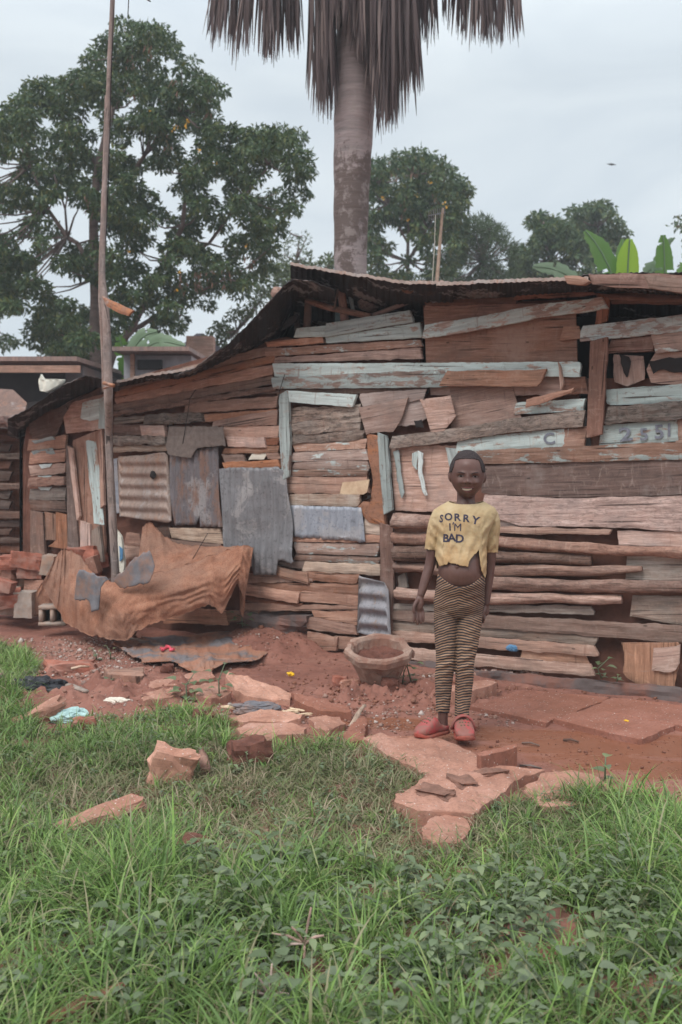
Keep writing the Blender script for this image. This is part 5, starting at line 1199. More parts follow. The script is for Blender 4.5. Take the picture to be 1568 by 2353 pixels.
def thicken(b, t, it=3):
    for _ in range(it):
        mv = {}
        for v in b.verts:
            be = [e for e in v.link_edges if e.is_boundary]
            if len(be) == 2: mv[v] = v.co * .4 + (be[0].other_vert(v).co + be[1].other_vert(v).co) * .3
        for v, c_ in mv.items(): v.co = c_
    seen = set(); isl = []
    for f in b.faces:
        if f in seen: continue
        st_ = [f]; seen.add(f); cur = []
        while st_:
            g = st_.pop(); cur.append(g)
            for e in g.edges:
                for h in e.link_faces:
                    if h not in seen: seen.add(h); st_.append(h)
        isl.append(cur)
    isl.sort(key=len); 
    if len(isl) > 1: bmesh.ops.delete(b, geom=[f for q in isl[:-1] for f in q], context='FACES')
    b.normal_update(); nm = {v: v.normal.copy() for v in b.verts}; be = [e for e in b.edges if e.is_boundary]; fs = b.faces[:]
    cp = {v: b.verts.new(v.co - nm[v] * t) for v in nm}
    for f in fs: b.faces.new([cp[v] for v in f.verts][::-1])
    for e in be:
        l = e.link_loops[0]; a, c_ = l.vert, l.link_loop_next.vert
        b.faces.new((c_, a, cp[a], cp[c_]))
def remesh(name, bm, mat, parent, voxel, sm=3, post=None):
    me = bpy.data.meshes.new(name); bmesh.ops.recalc_face_normals(bm, faces=bm.faces[:]); bm.to_mesh(me); bm.free()
    o = bpy.data.objects.new(name, me); C.objects.link(o)
    md = o.modifiers.new('r', 'REMESH'); md.mode = 'VOXEL'; md.voxel_size = voxel; md.use_smooth_shade = True
    if sm: s = o.modifiers.new('s', 'SMOOTH'); s.factor = .5; s.iterations = sm
    dg = bpy.context.evaluated_depsgraph_get(); dg.update()
    m2 = bpy.data.meshes.new_from_object(o.evaluated_get(dg)); bpy.data.objects.remove(o); bpy.data.meshes.remove(me)
    b2 = bmesh.new(); b2.from_mesh(m2); bpy.data.meshes.remove(m2)
    if post: post(b2)
    m3 = bpy.data.meshes.new(name); org = PM[parent.name].translation
    for v in b2.verts: v.co -= org
    b2.to_mesh(m3); b2.free(); m3.polygons.foreach_set('use_smooth', [True] * len(m3.polygons))
    m3.materials.append(M[mat]); o = bpy.data.objects.new(name, m3); C.objects.link(o); o.parent = parent
    PM[o.name] = Matrix.Translation(org); o.matrix_basis = PM[parent.name].inverted() @ PM[o.name]; return o
X_ = Vector((1, 0, 0)); Y_ = Vector((0, 1, 0)); Z_ = Vector((0, 0, 1))
m = MB('dark_brown_skin'); co = m.coord('Object', rnd=False); n = m.noise(co, 14, 5, .6)
c = m.ramp(n, [(.35, (.098, .046, .037)), (.65, (.138, .068, .054))]); m.col(c).rough(.48); m.b.inputs['Specular IOR Level'].default_value = .45
sxyz = m.n('ShaderNodeSeparateXYZ'); m.bump(m.noise(co, 160, 3, .6), .0006, .5)
M['skin'] = m.m
M['palmskin'] = simple('paler_palm_skin', (.26, .13, .105), .12, 30, .6, 0)
def hairm():
    m = MB('short_black_hair'); co = m.coord('Object', rnd=False); n = m.noise(co, 260, 3, .7)
    m.col(m.ramp(n, [(.35, (.018, .013, .014)), (.65, (.06, .045, .045))])).rough(.95); m.bump(n, .002, .9); return m.m
M['hair'] = hairm()
def shirtm():
    m = MB('faded_yellow_cotton'); co = m.coord('Object', rnd=False); n = m.noise(co, 9, 7, .65)
    c = m.ramp(n, [(.3, (.40, .295, .165)), (.5, (.48, .36, .21)), (.7, (.54, .425, .27))])
    st_ = m.noise(co, 5.5, 8, .7, .4); sp = m.n('ShaderNodeSeparateXYZ'); m.l(m.n('ShaderNodeTexCoord').outputs['Object'], sp.inputs[0])
    h = m.n('ShaderNodeMapRange'); h.inputs['From Min'].default_value = .98; h.inputs['From Max'].default_value = .74; h.inputs['To Min'].default_value = -.12; h.inputs['To Max'].default_value = .12; m.l(sp.outputs[2], h.inputs[0])
    c = m.mix(m.ramp(m.math('ADD', st_, h.outputs[0]), [(.47, 0.0), (.68, .75)]), c, (.42, .25, .12))
    w_ = m.noise(co, 300, 2, .5); m.col(c).rough(.95); m.bump(m.math('ADD', n, m.math('MULTIPLY', w_, .3)), .003, .5); return m.m
M['shirt'] = shirtm()
def pantsm():
    m = MB('striped_leggings_cloth'); t = m.n('ShaderNodeTexCoord'); sp = m.n('ShaderNodeSeparateXYZ'); m.l(t.outputs['Object'], sp.inputs[0])
    at = m.n('ShaderNodeAttribute', attribute_name='stripe')
    s = m.math('SINE', m.math('MULTIPLY', at.outputs['Fac'], 2 * math.pi))
    co = m.coord('Object', rnd=False); n = m.noise(co, 7, 6, .65); tan = m.ramp(n, [(.3, (.26, .15, .10)), (.55, (.38, .235, .15)), (.7, (.44, .29, .19))])
    drt = m.noise(co, 5, 7, .7); tan = m.mix(m.ramp(drt, [(.5, 0.0), (.66, .75)]), tan, (.11, .075, .06))
    c = m.mix(m.ramp(m.math('MULTIPLY_ADD', s, .5), [(.38, 0.0), (.52, 1.0)]), tan, (.035, .032, .038)); m.col(c).rough(.95)
    m.bump(n, .003, .5); return m.m
M['pants'] = pantsm()
def clogm():
    m = MB('dirty_red_foam'); co = m.coord('Object', rnd=False); n = m.noise(co, 30, 7, .7)
    c = m.mix(m.ramp(n, [(.36, 0.0), (.52, .85)]), (.44, .065, .07), (.24, .12, .095)); m.col(c).rough(.55); m.bump(n, .002, .6); return m.m
M['clog'] = clogm()
M['clogsole'] = simple('worn_red_sole', (.33, .07, .05), .3, 30, .8, .002, (.24, .11, .08))
M['clogdark'] = simple('vent_hole_shade', (.12, .10, .06), .3, 30, .8, 0)  # dark tone painted for the shade in the vent holes
M['teeth'] = simple('teeth', (.80, .74, .66), .05, 30, .3, 0); M['lip'] = simple('lips', (.19, .075, .075), .1, 60, .45, 0)
M['eye'] = simple('eye_dark', (.012, .010, .010), .1, 30, .12, 0); M['eyew'] = simple('eye_white', (.26, .21, .20), .05, 30, .25, 0)
M['brow'] = simple('eyebrow_hair', (.03, .02, .02), .2, 200, .9, 0)
M['print'] = simple('dark_blue_print', (.045, .04, .065), .35, 60, .9, 0)
fb = Cp(1050, 1712); fb.z = .04
KID = thing('person', 'child in a torn yellow lettered shirt, striped leggings and red clogs standing on the slab', 'person', fb)
def headshape(scale=1.0, push=0.0, n=(120, 90)):
    """returns bmesh verts of a head with a smiling face turned to the camera"""
    bm = bmesh.new(); bmesh.ops.create_uvsphere(bm, u_segments=n[0], v_segments=n[1], radius=1)
    Hc = Cp(1074, 1091)
    for v in bm.verts:
        x, y, z = v.co; wx = .0690; wy = .088; wz = .0975
        if z < 0:
            k = smooth(-z); wx *= 1 - .17 * k; wz = .0945
            y2 = y + (.10 * k if y > 0 else 0); y = y2 * (1 - .30 * k if y > 0 else 1 - .05 * k)
            x *= 1 - .10 * smooth((-z - .55) / .45)
        else: wx *= 1 + .035 * math.sin(math.pi * min(1, z * 1.4))
        # a bit squarer than an ellipsoid
        x = math.copysign(abs(x) ** .93, x)
        p = Hc + Vector((x * wx, y * wy, z * wz)) * (1 + push)
        if v.co.y < -.05 and push == 0:
            ax, ay = px(p); d = 0
            def g(cx, cy, sx, sy, a): return a * math.exp(-((ax - cx) / sx) ** 2 - ((ay - cy) / sy) ** 2)
            d += g(1075, 1107.5, 5.5, 4.6, .0165) + g(1074.8, 1098, 3.6, 8, .007) + g(1067.5, 1109, 3, 2.8, .008) + g(1082.5, 1109.3, 3, 2.8, .008)
            d += g(1059.5, 1095.5, 8, 4.2, -.008) + g(1092, 1096.3, 8, 4.2, -.008) + g(1060, 1086.5, 9, 3.2, .005) + g(1091, 1087.5, 9, 3.2, .005)
            d += g(1054.5, 1109.5, 7.5, 6, .010) + g(1096, 1110.5, 7.5, 6, .010) + g(1074.5, 1123, 15, 9, .007)
            d += g(1074.5, 1116.5, 10, 2.6, .005) + g(1074.5, 1132, 9, 2.4, .0065) + g(1074.5, 1125.5, 11, 3.2, -.006) + g(1074.5, 1144, 8, 6, .008)
            d += g(1060, 1117, 2.2, 5, -.003) + g(1089.5, 1117.5, 2.2, 5, -.003) + g(1075, 1064, 20, 12, .006)
            p.y -= d
        v.co = p
    return bm
S = MPX
def ring(y, xc, hw, dp, dc=0.0, e=2.2): return (Cp(xc, y, dc), X_ * hw * S, Y_ * dp, e)
def rings(lst, k=5):
    A_ = [list(r) + ([0.0] if len(r) < 5 else []) for r in lst]; out = []
    for i in range(len(A_) - 1):
        p0, p1, p2, p3 = A_[max(i - 1, 0)], A_[i], A_[i + 1], A_[min(i + 2, len(A_) - 1)]
        for q in range(k):
            t = q / k; out.append(ring(*[.5 * (2 * b + (c - a) * t + (2 * a - 5 * b + 4 * c - d) * t * t + (3 * b - a - 3 * c + d) * t ** 3) for a, b, c, d in zip(p0, p1, p2, p3)]))
    out.append(ring(*A_[-1])); return out
bm = headshape()
# ears
for sx, x, y in ((-1, 1035.2, 1095), (1, 1112.4, 1098)):
    c = Cp(x, y, .012); R_ = Euler((0, sx * .16, sx * .75)).to_matrix()
    ball(bm, c, (.0062, .0145, .0235), R_)
limb(bm, [Cp(1072, 1130, .03), Cp(1071, 1150, .03), Cp(1071, 1168, .022)], [.038, .037, .045], 20, .95)
# torso with a round belly
loft(bm, rings([(1156, 1071, 26, .03, .022), (1164, 1071, 48, .045, .02), (1176, 1070, 60, .056, .012), (1200, 1067, 59, .064, .006), (1235, 1061, 53, .068), (1265, 1060, 51, .075, -.004),
          (1290, 1060, 51.5, .088, -.012), (1312, 1060, 52, .094, -.016), (1335, 1060, 52, .090, -.012), (1352, 1058, 50, .078, -.004), (1375, 1056, 46, .06)]), 36)
ball(bm, Cp(1051, 1302, -.1035), (.006, .005, .006))
# arms
ball(bm, Cp(1014, 1183, .01), (.024, .024, .022)); ball(bm, Cp(1126, 1185, .015), (.024, .024, .022))
limb(bm, [Cp(1008, 1182, .01), Cp(997, 1230, .012), Cp(990, 1290, .012), Cp(979, 1330, .0), Cp(967, 1368, -.016)], [.020, .0225, .0215, .0205, .0150], 18)
limb(bm, [Cp(1132, 1184, .015), Cp(1130, 1230, .024), Cp(1127, 1290, .03), Cp(1122, 1340, .03), Cp(1117, 1388, .022)], [.020, .0225, .0215, .0195, .0150], 18)
# viewer's left hand, palm to the front, fingers loosely curled
def hand(bm, wr, palm, knuckles, tips, thumb, pr=(.019, .011), fr=.0062):
    limb(bm, [wr, (wr + palm) * .5, palm, (palm + knuckles[1]) * .5], [.0145, .0175, .0205, .019], 16, .62)
    for k, t in zip(knuckles, tips):
        mid = k.lerp(t, .52) + Vector((0, -.003, 0)); limb(bm, [palm.lerp(k, .6), k, mid, t], [fr * 1.15, fr * 1.05, fr, fr * .8], 10)
    limb(bm, thumb, [.0085, .0078, .0068, .0055], 10)
wr = Cp(966, 1371, -.018); pal = Cp(963, 1387, -.03)
kn = [Cp(953, 1404, -.036), Cp(959, 1407, -.034), Cp(966, 1407, -.030), Cp(972, 1404, -.024)]
tp = [Cp(951, 1429, -.046), Cp(960, 1435, -.044), Cp(968, 1433, -.039), Cp(973.5, 1427, -.033)]
hand(bm, wr, pal, kn, tp, [Cp(960, 1380, -.035), Cp(953, 1390, -.050), Cp(951, 1400, -.056), Cp(952, 1408, -.058)])
wr = Cp(1116.5, 1391, .02); pal = Cp(1114, 1403, .02)
kn = [Cp(1113, 1414, .012), Cp(1112, 1415, .020), Cp(1111, 1415, .028), Cp(1110, 1413, .036)]
tp = [Cp(1112, 1426, .004), Cp(1110.5, 1431, .013), Cp(1109, 1430, .022), Cp(1108, 1427, .031)]
hand(bm, wr, pal, kn, tp, [Cp(1114, 1396, .004), Cp(1112, 1404, -.008), Cp(1110, 1412, -.012), Cp(1109, 1418, -.012)])
# legs (mostly under the leggings)
LGL = [(1031,1400,.0,.048),(1024,1460,.0,.046),(1024,1515,-.004,.036),(1021,1560,.004,.033),(1019,1610,.012,.026),(1018.5,1650,.014,.0215),(1018,1676,.014,.024)]
LGR = [(1082,1400,.0,.048),(1078,1460,-.004,.045),(1069,1520,-.010,.036),(1067,1560,-.006,.034),(1063,1615,-.002,.027),(1060,1660,-.008,.0215),(1059,1690,-.012,.024)]
for L_ in (LGL, LGR): limb(bm, [Cp(x, y, d) for x, y, d, r in L_], [r - .009 if y < 1600 else r - .002 for x, y, d, r in L_], 18)
body = remesh('body', bm, 'skin', KID, .0028, 2)
def bvh_of(o):
    T = PM[o.name]; return BVHTree.FromPolygons([T @ v.co for v in o.data.vertices], [tuple(p.vertices) for p in o.data.polygons])
def caster(tree_, lift):
    def f(x, y):
        d = Vector(((x - CX) / F, 1, -(y - HY) / F)); o = Vector((0, 0, ZC)); h = tree_.ray_cast(o + d * 3.2, d.normalized())
        return (h[0] if h[0] else o + d * YC) - d.normalized() * lift
    return f
fc = caster(bvh_of(body), .0012)
def patch(name, outline, mat, lift, thick=.002, parent=None, nn=12):
    """small piece following the surface: outline(u) gives upper and lower y for picture x"""
    f2 = caster(BV, lift); V = []; Fc = []; xs_, up, lo = outline; n_ = len(xs_); r_ = 5
    for i in range(n_):
        for j in range(r_ + 1):
            y = up[i] + (lo[i] - up[i]) * j / r_; p = f2(xs_[i], y); b_ = math.sin(math.pi * j / r_) * max(0.0, math.sin(math.pi * i / (n_ - 1))) ** .3
            V.append(p - Y_ * thick * b_)
    for i in range(n_ - 1):
        for j in range(r_): a = i * (r_ + 1) + j; Fc.append((a, a + 1, a + r_ + 2, a + r_ + 1))
    org = PM[parent.name].translation
    return mesh_obj(name, [v - org for v in V], Fc, mat, parent, Matrix.Translation(org), True)
BV = bvh_of(body)
u = np.linspace(-1, 1, 17)
def arc(cx, w_, ytop, ybot): return (cx + w_ * u, [ytop(t) for t in u], [ybot(t) for t in u])
patch('mouth', arc(1074.5, 15.0, lambda t: 1122.8 - 1.0 * t * t, lambda t: 1129.6 - 7.0 * t * t), 'eye', .0006, .0, KID)
patch('teeth', arc(1073.8, 11.2, lambda t: 1123.2 - .4 * t * t, lambda t: 1128.0 - 3.8 * t * t), 'teeth', .0012, .002, KID)
patch('lips', arc(1074.5, 15.4, lambda t: 1119.2 + 2.0 * t * t, lambda t: 1122.6 - .8 * t * t), 'lip', .0008, .003, KID)
patch('lips', arc(1074.5, 13.5, lambda t: 1129.0 - 6.2 * t * t, lambda t: 1132.0 - 8.6 * t * t), 'lip', .0008, .0035, KID)
for cx, cy, s_ in ((1059.5, 1094.4, 1), (1092.3, 1095.4, -1)):
    e = patch('eye', arc(cx, 7.2, lambda t: cy - 1.7 + 1.8 * t * t, lambda t: cy + 1.5 - 1.4 * t * t), 'eyew', .0008, .001, KID)
    patch('iris', arc(cx + .3, 2.6, lambda t: cy - 1.8 + 1.0 * t * t, lambda t: cy + 1.7 - 1.6 * t * t), 'eye', .0022, .001, e)
    patch('eyelid', arc(cx, 8.0, lambda t: cy - 2.6 + 2.2 * t * t, lambda t: cy - 1.5 + 2.0 * t * t), 'eye', .0022, .001, e)
    patch('eyebrow', arc(cx + s_ * .5, 8.2, lambda t: cy - 10.2 + 2.0 * t * t + 1.4 * t * s_, lambda t: cy - 7.9 + 1.2 * t * t + 1.4 * t * s_), 'brow', .0008, .0008, KID)
for cx in (1070.5, 1080.0): patch('nostril', (cx + 1.9 * u, [1110.8 + .4 * t * t for t in u], [1112.6 - .8 * t * t for t in u]), 'eye', .0006, 0, KID)
# hair cap
bm = headshape(push=.035, n=(120, 90)); dl = []
for f in bm.faces:
    c = f.calc_center_median(); ax, ay = px(c); fr = (c.y - YC) < -.005
    lim = 1053.5 + 5.5 * (abs(ax - 1074) / 30) ** 4 + 1.2 * noise.noise(Vector((ax * .5, 0, 0)))
    if abs(ax - 1074) > 27: lim = max(lim, 1053 + (abs(ax - 1074) - 27) * 3.4)
    side = -.012 < c.y - YC < .032
    if (c.y - YC < .032 and ay > (min(lim, 1086) if fr else 1086)) or (c.y - YC >= .032 and ay > 1116): dl.append(f)
bmesh.ops.delete(bm, geom=dl, context='FACES')
for v in bm.verts: v.co += Vector((0, -.0005, 0)) + (v.co - Cp(1074, 1091)).normalized() * .0012 * noise.noise(v.co * 260)
ex = bmesh.ops.solidify(bm, geom=bm.faces[:], thickness=.006)
me = bpy.data.meshes.new('hair'); org = PM[KID.name].translation
for v in bm.verts: v.co -= org
bm.to_mesh(me); bm.free(); me.materials.append(M['hair']); me.polygons.foreach_set('use_smooth', [True] * len(me.polygons))
o = bpy.data.objects.new('hair', me); C.objects.link(o); o.parent = KID; PM[o.name] = PM[KID.name].copy()
# shirt: solid, then opened at neck, cuffs and torn hem
bm = bmesh.new()
loft(bm, rings([(1148, 1071, 34, .040, .02), (1158, 1071, 52, .052, .018), (1168, 1071, 68, .062, .012), (1182, 1070, 72, .070, .008), (1205, 1066, 66, .077, .002), (1235, 1062, 58, .080, -.002),
          (1262, 1060, 58, .088, -.006), (1285, 1060, 58.5, .099, -.012), (1305, 1060.5, 57, .104, -.015), (1330, 1061, 57, .102, -.013), (1345, 1061, 57, .10, -.012)]), 40)
limb(bm, [Cp(1012, 1179, .012), Cp(1003, 1200, .012), Cp(997, 1225, .012), Cp(992, 1258, .012), Cp(990, 1285, .012)], [.030, .0305, .029, .0275, .027], 20, 1.05)
limb(bm, [Cp(1128, 1181, .015), Cp(1133, 1202, .018), Cp(1132, 1228, .022), Cp(1130, 1262, .026), Cp(1129, 1290, .028)], [.030, .0305, .029, .0265, .026], 20, 1.05)
hemx = [1000, 1005, 1010, 1019, 1028, 1031, 1034, 1042, 1051, 1060, 1070, 1076, 1079, 1084, 1090, 1096, 1101, 1102.5, 1105, 1108, 1112, 1116, 1122]
hemy = [1278, 1290, 1302, 1299, 1297, 1291, 1294, 1295, 1297, 1300, 1301, 1303, 1290, 1282, 1275, 1270, 1263, 1272, 1294, 1312, 1322, 1328, 1300]
def cut_shirt(b):
    org = Vector((0, 0, 0))
    for v in b.verts: # drape folds
        ax, ay = px(v.co); k = smooth((ay - 1185) / 90)
        if abs(ax - 1060) < 58:
            v.co.y += k * (.0022 * math.sin(ax * .26 + 1.8 * math.sin(ay * .05)) + .004 * fbm(ax * .05, ay * .025, 3, 3))
        s_ = abs(ax - 1064)
        v.co += Vector((0, -1, 0)) * .004 * fbm(ax * .07, ay * .05, 7, 3)
        if 45 < s_ < 75: v.co.y += .004 * math.sin((ay + s_ * 1.2) * .22) * smooth((ay - 1185) / 30)
    dl = []
    for f in b.faces:
        c = f.calc_center_median(); ax, ay = px(c); front = c.y < YC + .01
        arm = (ax < 1003 + (1245 - ay) * .10 and ay > 1180) or (ax > 1119 and ay > 1180)
        if arm:
            lim = 1262 + (ax - 976) * .12 if ax < 1060 else 1270
            if ay > lim or (ay > 1200 and False): dl.append(f)
            continue
        if front: lim = float(np.interp(ax, hemx, hemy)) + 1.6 * noise.noise(Vector((ax * .6, 1, 0)))
        else: lim = 1306
        nk = 1159 - 6.5 * min(1, (abs(ax - 1071.5) / 42)) ** 2.4 + (0 if front else -3)
        if ay > lim or (ay < nk and abs(ax - 1071.5) < 44): dl.append(f)
    bmesh.ops.delete(b, geom=dl, context='FACES')
    # keep the outer shell only, then give the cloth thickness
    thicken(b, .0022, 2)
shirt = remesh('shirt', bm, 'shirt', KID, .0030, 5, cut_shirt)
sh_f = caster(bvh_of(shirt), .0012)
T_ = [('S',1014.8,1191,17.5,-.12,.75),('O',1031,1187,16.5,0,1.0),('R',1051,1188,17,.03,1.05),('R',1071.5,1190.5,17,-.05,1.05),('Y',1093.5,1195,18,-.22,1.05),
      ('I',1034.4,1210.5,16.5,.06,.9),("'",1040.5,1207,14,-.3,1.1),('M',1052.2,1211,18,-.03,1.0),('B',1024.8,1236,18,-.06,1.0),('A',1038.5,1235,18.5,.05,1.05),('D',1056.8,1237,18.5,-.02,1.05)]
for q in T_: letters([q], sh_f, M['print'], shirt, name='letter', bold=0.0 if q[0] == 'M' else .028)
# leggings
bm = bmesh.new()
loft(bm, rings([(1312, 1060, 54, .100, -.014), (1330, 1060, 55, .099, -.013), (1350, 1058, 56, .093, -.008), (1370, 1056, 57, .084, .0), (1388, 1055, 58, .078, .004), (1402, 1055, 54, .068, .006), (1416, 1054, 36, .05, .006)]), 36)
PLL = [(1026,1385,.0,.050),(1024.5,1415,.0,.0475),(1024,1460,-.002,.0445),(1024,1505,-.006,.0385),(1023.5,1525,-.008,.0375),(1020.5,1555,.002,.0365),(1019,1600,.010,.0315),(1017.5,1638,.014,.0275),(1017.5,1665,.014,.0275)]
PLR = [(1084,1385,.0,.050),(1080.5,1415,-.002,.0505),(1076,1460,-.006,.0475),(1071,1505,-.012,.0395),(1068.5,1525,-.014,.0375),(1067.5,1560,-.006,.0365),(1064,1610,-.004,.0320),(1061,1648,-.010,.0285),(1061,1672,-.010,.0285)]
for L_ in (PLL, PLR): limb(bm, [Cp(x, y, d) for x, y, d, r in L_], [r for x, y, d, r in L_], 24, 1.02)
def cut_pants(b):
    for v in b.verts:
        ax, ay = px(v.co)
        k = math.exp(-((ay - 1522) / 26) ** 2) + .35
        v.co += Vector((0, 1, 0)) * (.003 * k * math.sin(ay * .32 + ax * .11) + .0035 * fbm(ax * .05, ay * .05, 2, 3))
        v.co.x += .0022 * fbm(ay * .08, 3, 5 if ax < 1055 else 9, 2)
    dl = []
    for f in b.faces:
        c = f.calc_center_median(); ax, ay = px(c); front = c.y < YC
        wl = (1350 - 31 * (abs(ax - 1060) / 54) ** 1.8) if front else 1322
        cuff = 1637 + (ax - 1001) * .06 if ax < 1041 and c.z < .45 else 1645 + (ax - 1044) * .08
        if ay < wl or ay > cuff: dl.append(f)
    bmesh.ops.delete(b, geom=dl, context='FACES'); thicken(b, .0022, 40)
pants = remesh('leggings', bm, 'pants', KID, .0030, 4, cut_pants)
at_ = pants.data.attributes.new('stripe', 'FLOAT', 'POINT'); T = PM[pants.name]; vals = []
for v in pants.data.vertices:
    p = T @ v.co; ax, ay = px(p)
    xc = 1055 - 31 * (1 if ax < 1051 else -1) * smooth((ay - 1385) / 40); dx = (ax - xc)
    bend = -10 * math.exp(-((ay - 1445) / 60) ** 2) * (-(1 if ax < 1051 else -1)) * dx / 30 * 1.0
    sgn = 1 if ax < 1051 else -1
    vals.append((ay + sgn * -.10 * 0 + .34 * dx * sgn * math.exp(-((ay - 1440) / 65) ** 2) + .004 * dx * dx * -1 + 1.6 * fbm(ax * .06, ay * .03, 1, 2) + (.06 * abs(ax - 1057) * -4 * math.exp(-((ay - 1340) / 30) ** 2))) / 6.1)
at_.data.foreach_set('value', np.array(vals, dtype=np.float32))
# clogs
def clog(toe, heel, w_, h_, label, strap, z0):
    """toe / heel: ground points; a closed foam clog with sole, upper, strap and dark dots for vent holes"""
    d = (toe - heel); L = d.length; d.normalize(); s = Vector((-d.y, d.x, 0)); root = KID
    bm = bmesh.new(); rg = []
    for t, wd, hh in ((-.02,.30,.30),(.03,.66,.42),(.12,.80,.46),(.28,.82,.50),(.42,.86,1.0),(.52,.92,1.05),(.64,.98,.90),(.76,1.0,.72),(.87,.92,.58),(.95,.72,.46),(1.0,.42,.34),(1.02,.15,.2)):
        hgt = h_ * hh; c = heel + d * L * t + Z_ * (z0 + .012 + hgt * .5); rg.append((c, s * w_ * .5 * wd, Z_ * hgt * .5, 2.6))
    loft(bm, rg, 28); up = remesh('clog', bm, 'clog', root, .0028, 3)
    bm = bmesh.new(); rg = []
    for t, wd in ((-.04,.3),(.0,.62),(.12,.80),(.3,.80),(.5,.88),(.7,1.02),(.85,.96),(.95,.76),(1.02,.42),(1.04,.2)):
        lift_ = .010 * smooth((t - .8) / .2); rg.append((heel + d * L * t + Z_ * (z0 + .009 + lift_), s * w_ * .53 * wd, Z_ * .009, 4))
    loft(bm, rg, 28); remesh('sole', bm, 'clogsole', up, .0028, 1)
    hl = []
    for t, q in ((.55,-.45),(.55,0),(.55,.45),(.64,-.5),(.64,-.18),(.64,.18),(.64,.5),(.73,-.4),(.73,0),(.73,.4)):
        c = heel + d * L * t + s * w_ * .42 * q + Z_ * (z0 + .12); h = bvh_of_cache(up).ray_cast(c, Vector((0, 0, -1)))
        if h[0]: tube('vent_hole_dot', [h[0] - h[1] * .002, h[0] + h[1] * .0012], [.0035, .0035], 'clogdark', up, 8, 0)  # dark discs on the upper stand in for shaded holes
    if strap:
        pts = []
        for k in range(13):
            a = math.pi * k / 12; pts.append(heel + d * L * (.47 + .05 * math.sin(a)) + s * w_ * .54 * math.cos(a) + Z_ * (z0 + .032 + .056 * math.sin(a)))
        tube('strap', pts, [.010] * 13, 'clog', up, 10, .03, .01, .6)
    return up
_bc = {}
def bvh_of_cache(o):
    if o.name not in _bc: _bc[o.name] = bvh_of(o)
    return _bc[o.name]
def gpt(x, y): q = G(x, y, .03); q.z = 0; return q
hL = Cp(1026, 1700, .03); hL.z = 0; tL = Cp(958, 1700, -.07); tL.z = 0
clog(tL, hL, .068, .066, '', False, .028)
hR = Cp(1058, 1700, .045); hR.z = 0; tR = Cp(1072, 1700, -.115); tR.z = 0
clog(tR, hR, .080, .060, '', True, .028)
# ------------------------------------------------------------------ grass and weeds
def blades(name, n, region, lenf, wid, mat, bend=(.3, 1.1), segs=4, dens=None, tuft=0, label=None, ox=(-2.2, 2.2), oy=(1.35, 6.5)):
    P_ = []
    while sum(len(p) for p in P_) < n:
        q = np.stack([RNG.uniform(*ox, 20000), RNG.uniform(*oy, 20000)], 1)
        keep = np.array([inpoly(region, a, b) and (dens is None or random.random() < dens(a, b)) for a, b in q]); P_.append(q[keep])
    p = np.concatenate(P_)[:n]; z = np.array([gz(a, b, False) for a, b in p]) - .005
    L = np.array([lenf(a, b) for a, b in p]) * np.minimum(RNG.lognormal(0, .38, n), 1.9)
    th = RNG.uniform(0, 2 * np.pi, n); hd0 = None
    if tuft:
        q = p[:max(8, n // tuft)]; k_ = RNG.integers(0, len(q), n); tl = np.minimum(RNG.lognormal(0, .30, len(q)), 1.6); sg = RNG.uniform(.006, .022, len(q))
        p = q[k_] + RNG.normal(0, 1, (n, 2)) * sg[k_][:, None]; L = L * 0 + np.array([lenf(a, b) for a, b in q])[k_] * tl[k_] * RNG.uniform(.45, 1.15, n)
        z = np.array([gz(a, b, False) for a, b in q])[k_] - .005
    hd = np.stack([np.cos(th), np.sin(th), np.zeros(n)], 1)
    bd = RNG.uniform(*bend, n); tilt = RNG.uniform(0, .45, n); W_ = wid * RNG.uniform(.55, 1.5, n)
    ph = th + np.pi / 2 + RNG.normal(0, .5, n); side = np.stack([np.cos(ph), np.sin(ph), np.zeros(n)], 1)
    base = np.stack([p[:, 0], p[:, 1], z], 1); cur = base.copy(); rows = []
    for k in range(segs + 1):
        t = k / segs; ww = (W_ * (1 - t ** 1.8) * (.55 + .9 * min(t * 3, 1) * .5))[:, None] * .5 + .0002
        rows += [cur - side * ww, cur + side * ww]
        a = tilt + bd * (t + .5 / segs) * 1.25; dd = hd * np.sin(a)[:, None]; dd[:, 2] = np.cos(a); cur = cur + dd * (L / segs)[:, None]
    V = np.stack(rows, 1).reshape(-1, 3); m_ = 2 * (segs + 1); b = np.arange(n) * m_
    Fc = np.concatenate([np.stack([b + 2 * k, b + 2 * k + 1, b + 2 * k + 3, b + 2 * k + 2], 1) for k in range(segs)])
    o = mesh_obj(name, V, Fc, mat, None, None, True); o['kind'] = 'stuff'; o['label'] = label; o['category'] = 'grass'; return o
barecs = [(*G(1180, 2170).xy, .16, .16, .9), (*G(1420, 2030).xy, .12, .05, .8), (*G(760, 2130).xy, .1, .08, .6), (*G(330, 2010).xy, .14, .06, .7), (*G(1000, 2290).xy, .12, .06, .6), (*G(620, 1850).xy, .75, .34, .45), (*G(560, 1950).xy, .30, .12, .9), (*G(1330, 2140).xy, .26, .13, .93), (*G(1500, 2280).xy, .2, .1, .95), (*G(900, 1960).xy, .35, .14, .5), (*G(1230, 2010).xy, .3, .1, .4),
          (*G(395, 1770).xy, .12, .12, .9), (*G(250, 1880).xy, .2, .12, .75), (*G(460, 1740).xy, .12, .1, .6), (*G(573, 1735).xy, .12, .1, .8), (*G(150, 1650).xy, .18, .1, .5)]
dryc = (*G(640, 1840).xy, 1.0, .55)
def dens(a, b):
    d = 1.0; a += .05 * noise.noise(Vector((a * 9, b * 9, 0)))
    for x, y, rx, ry, k in barecs: d *= 1 - k * min(1, 1.6 * ell(a, b, x, y, rx, ry))
    return d * (.58 + .75 * noise.noise(Vector((a * 2.5, b * 2.5, 4)))) 
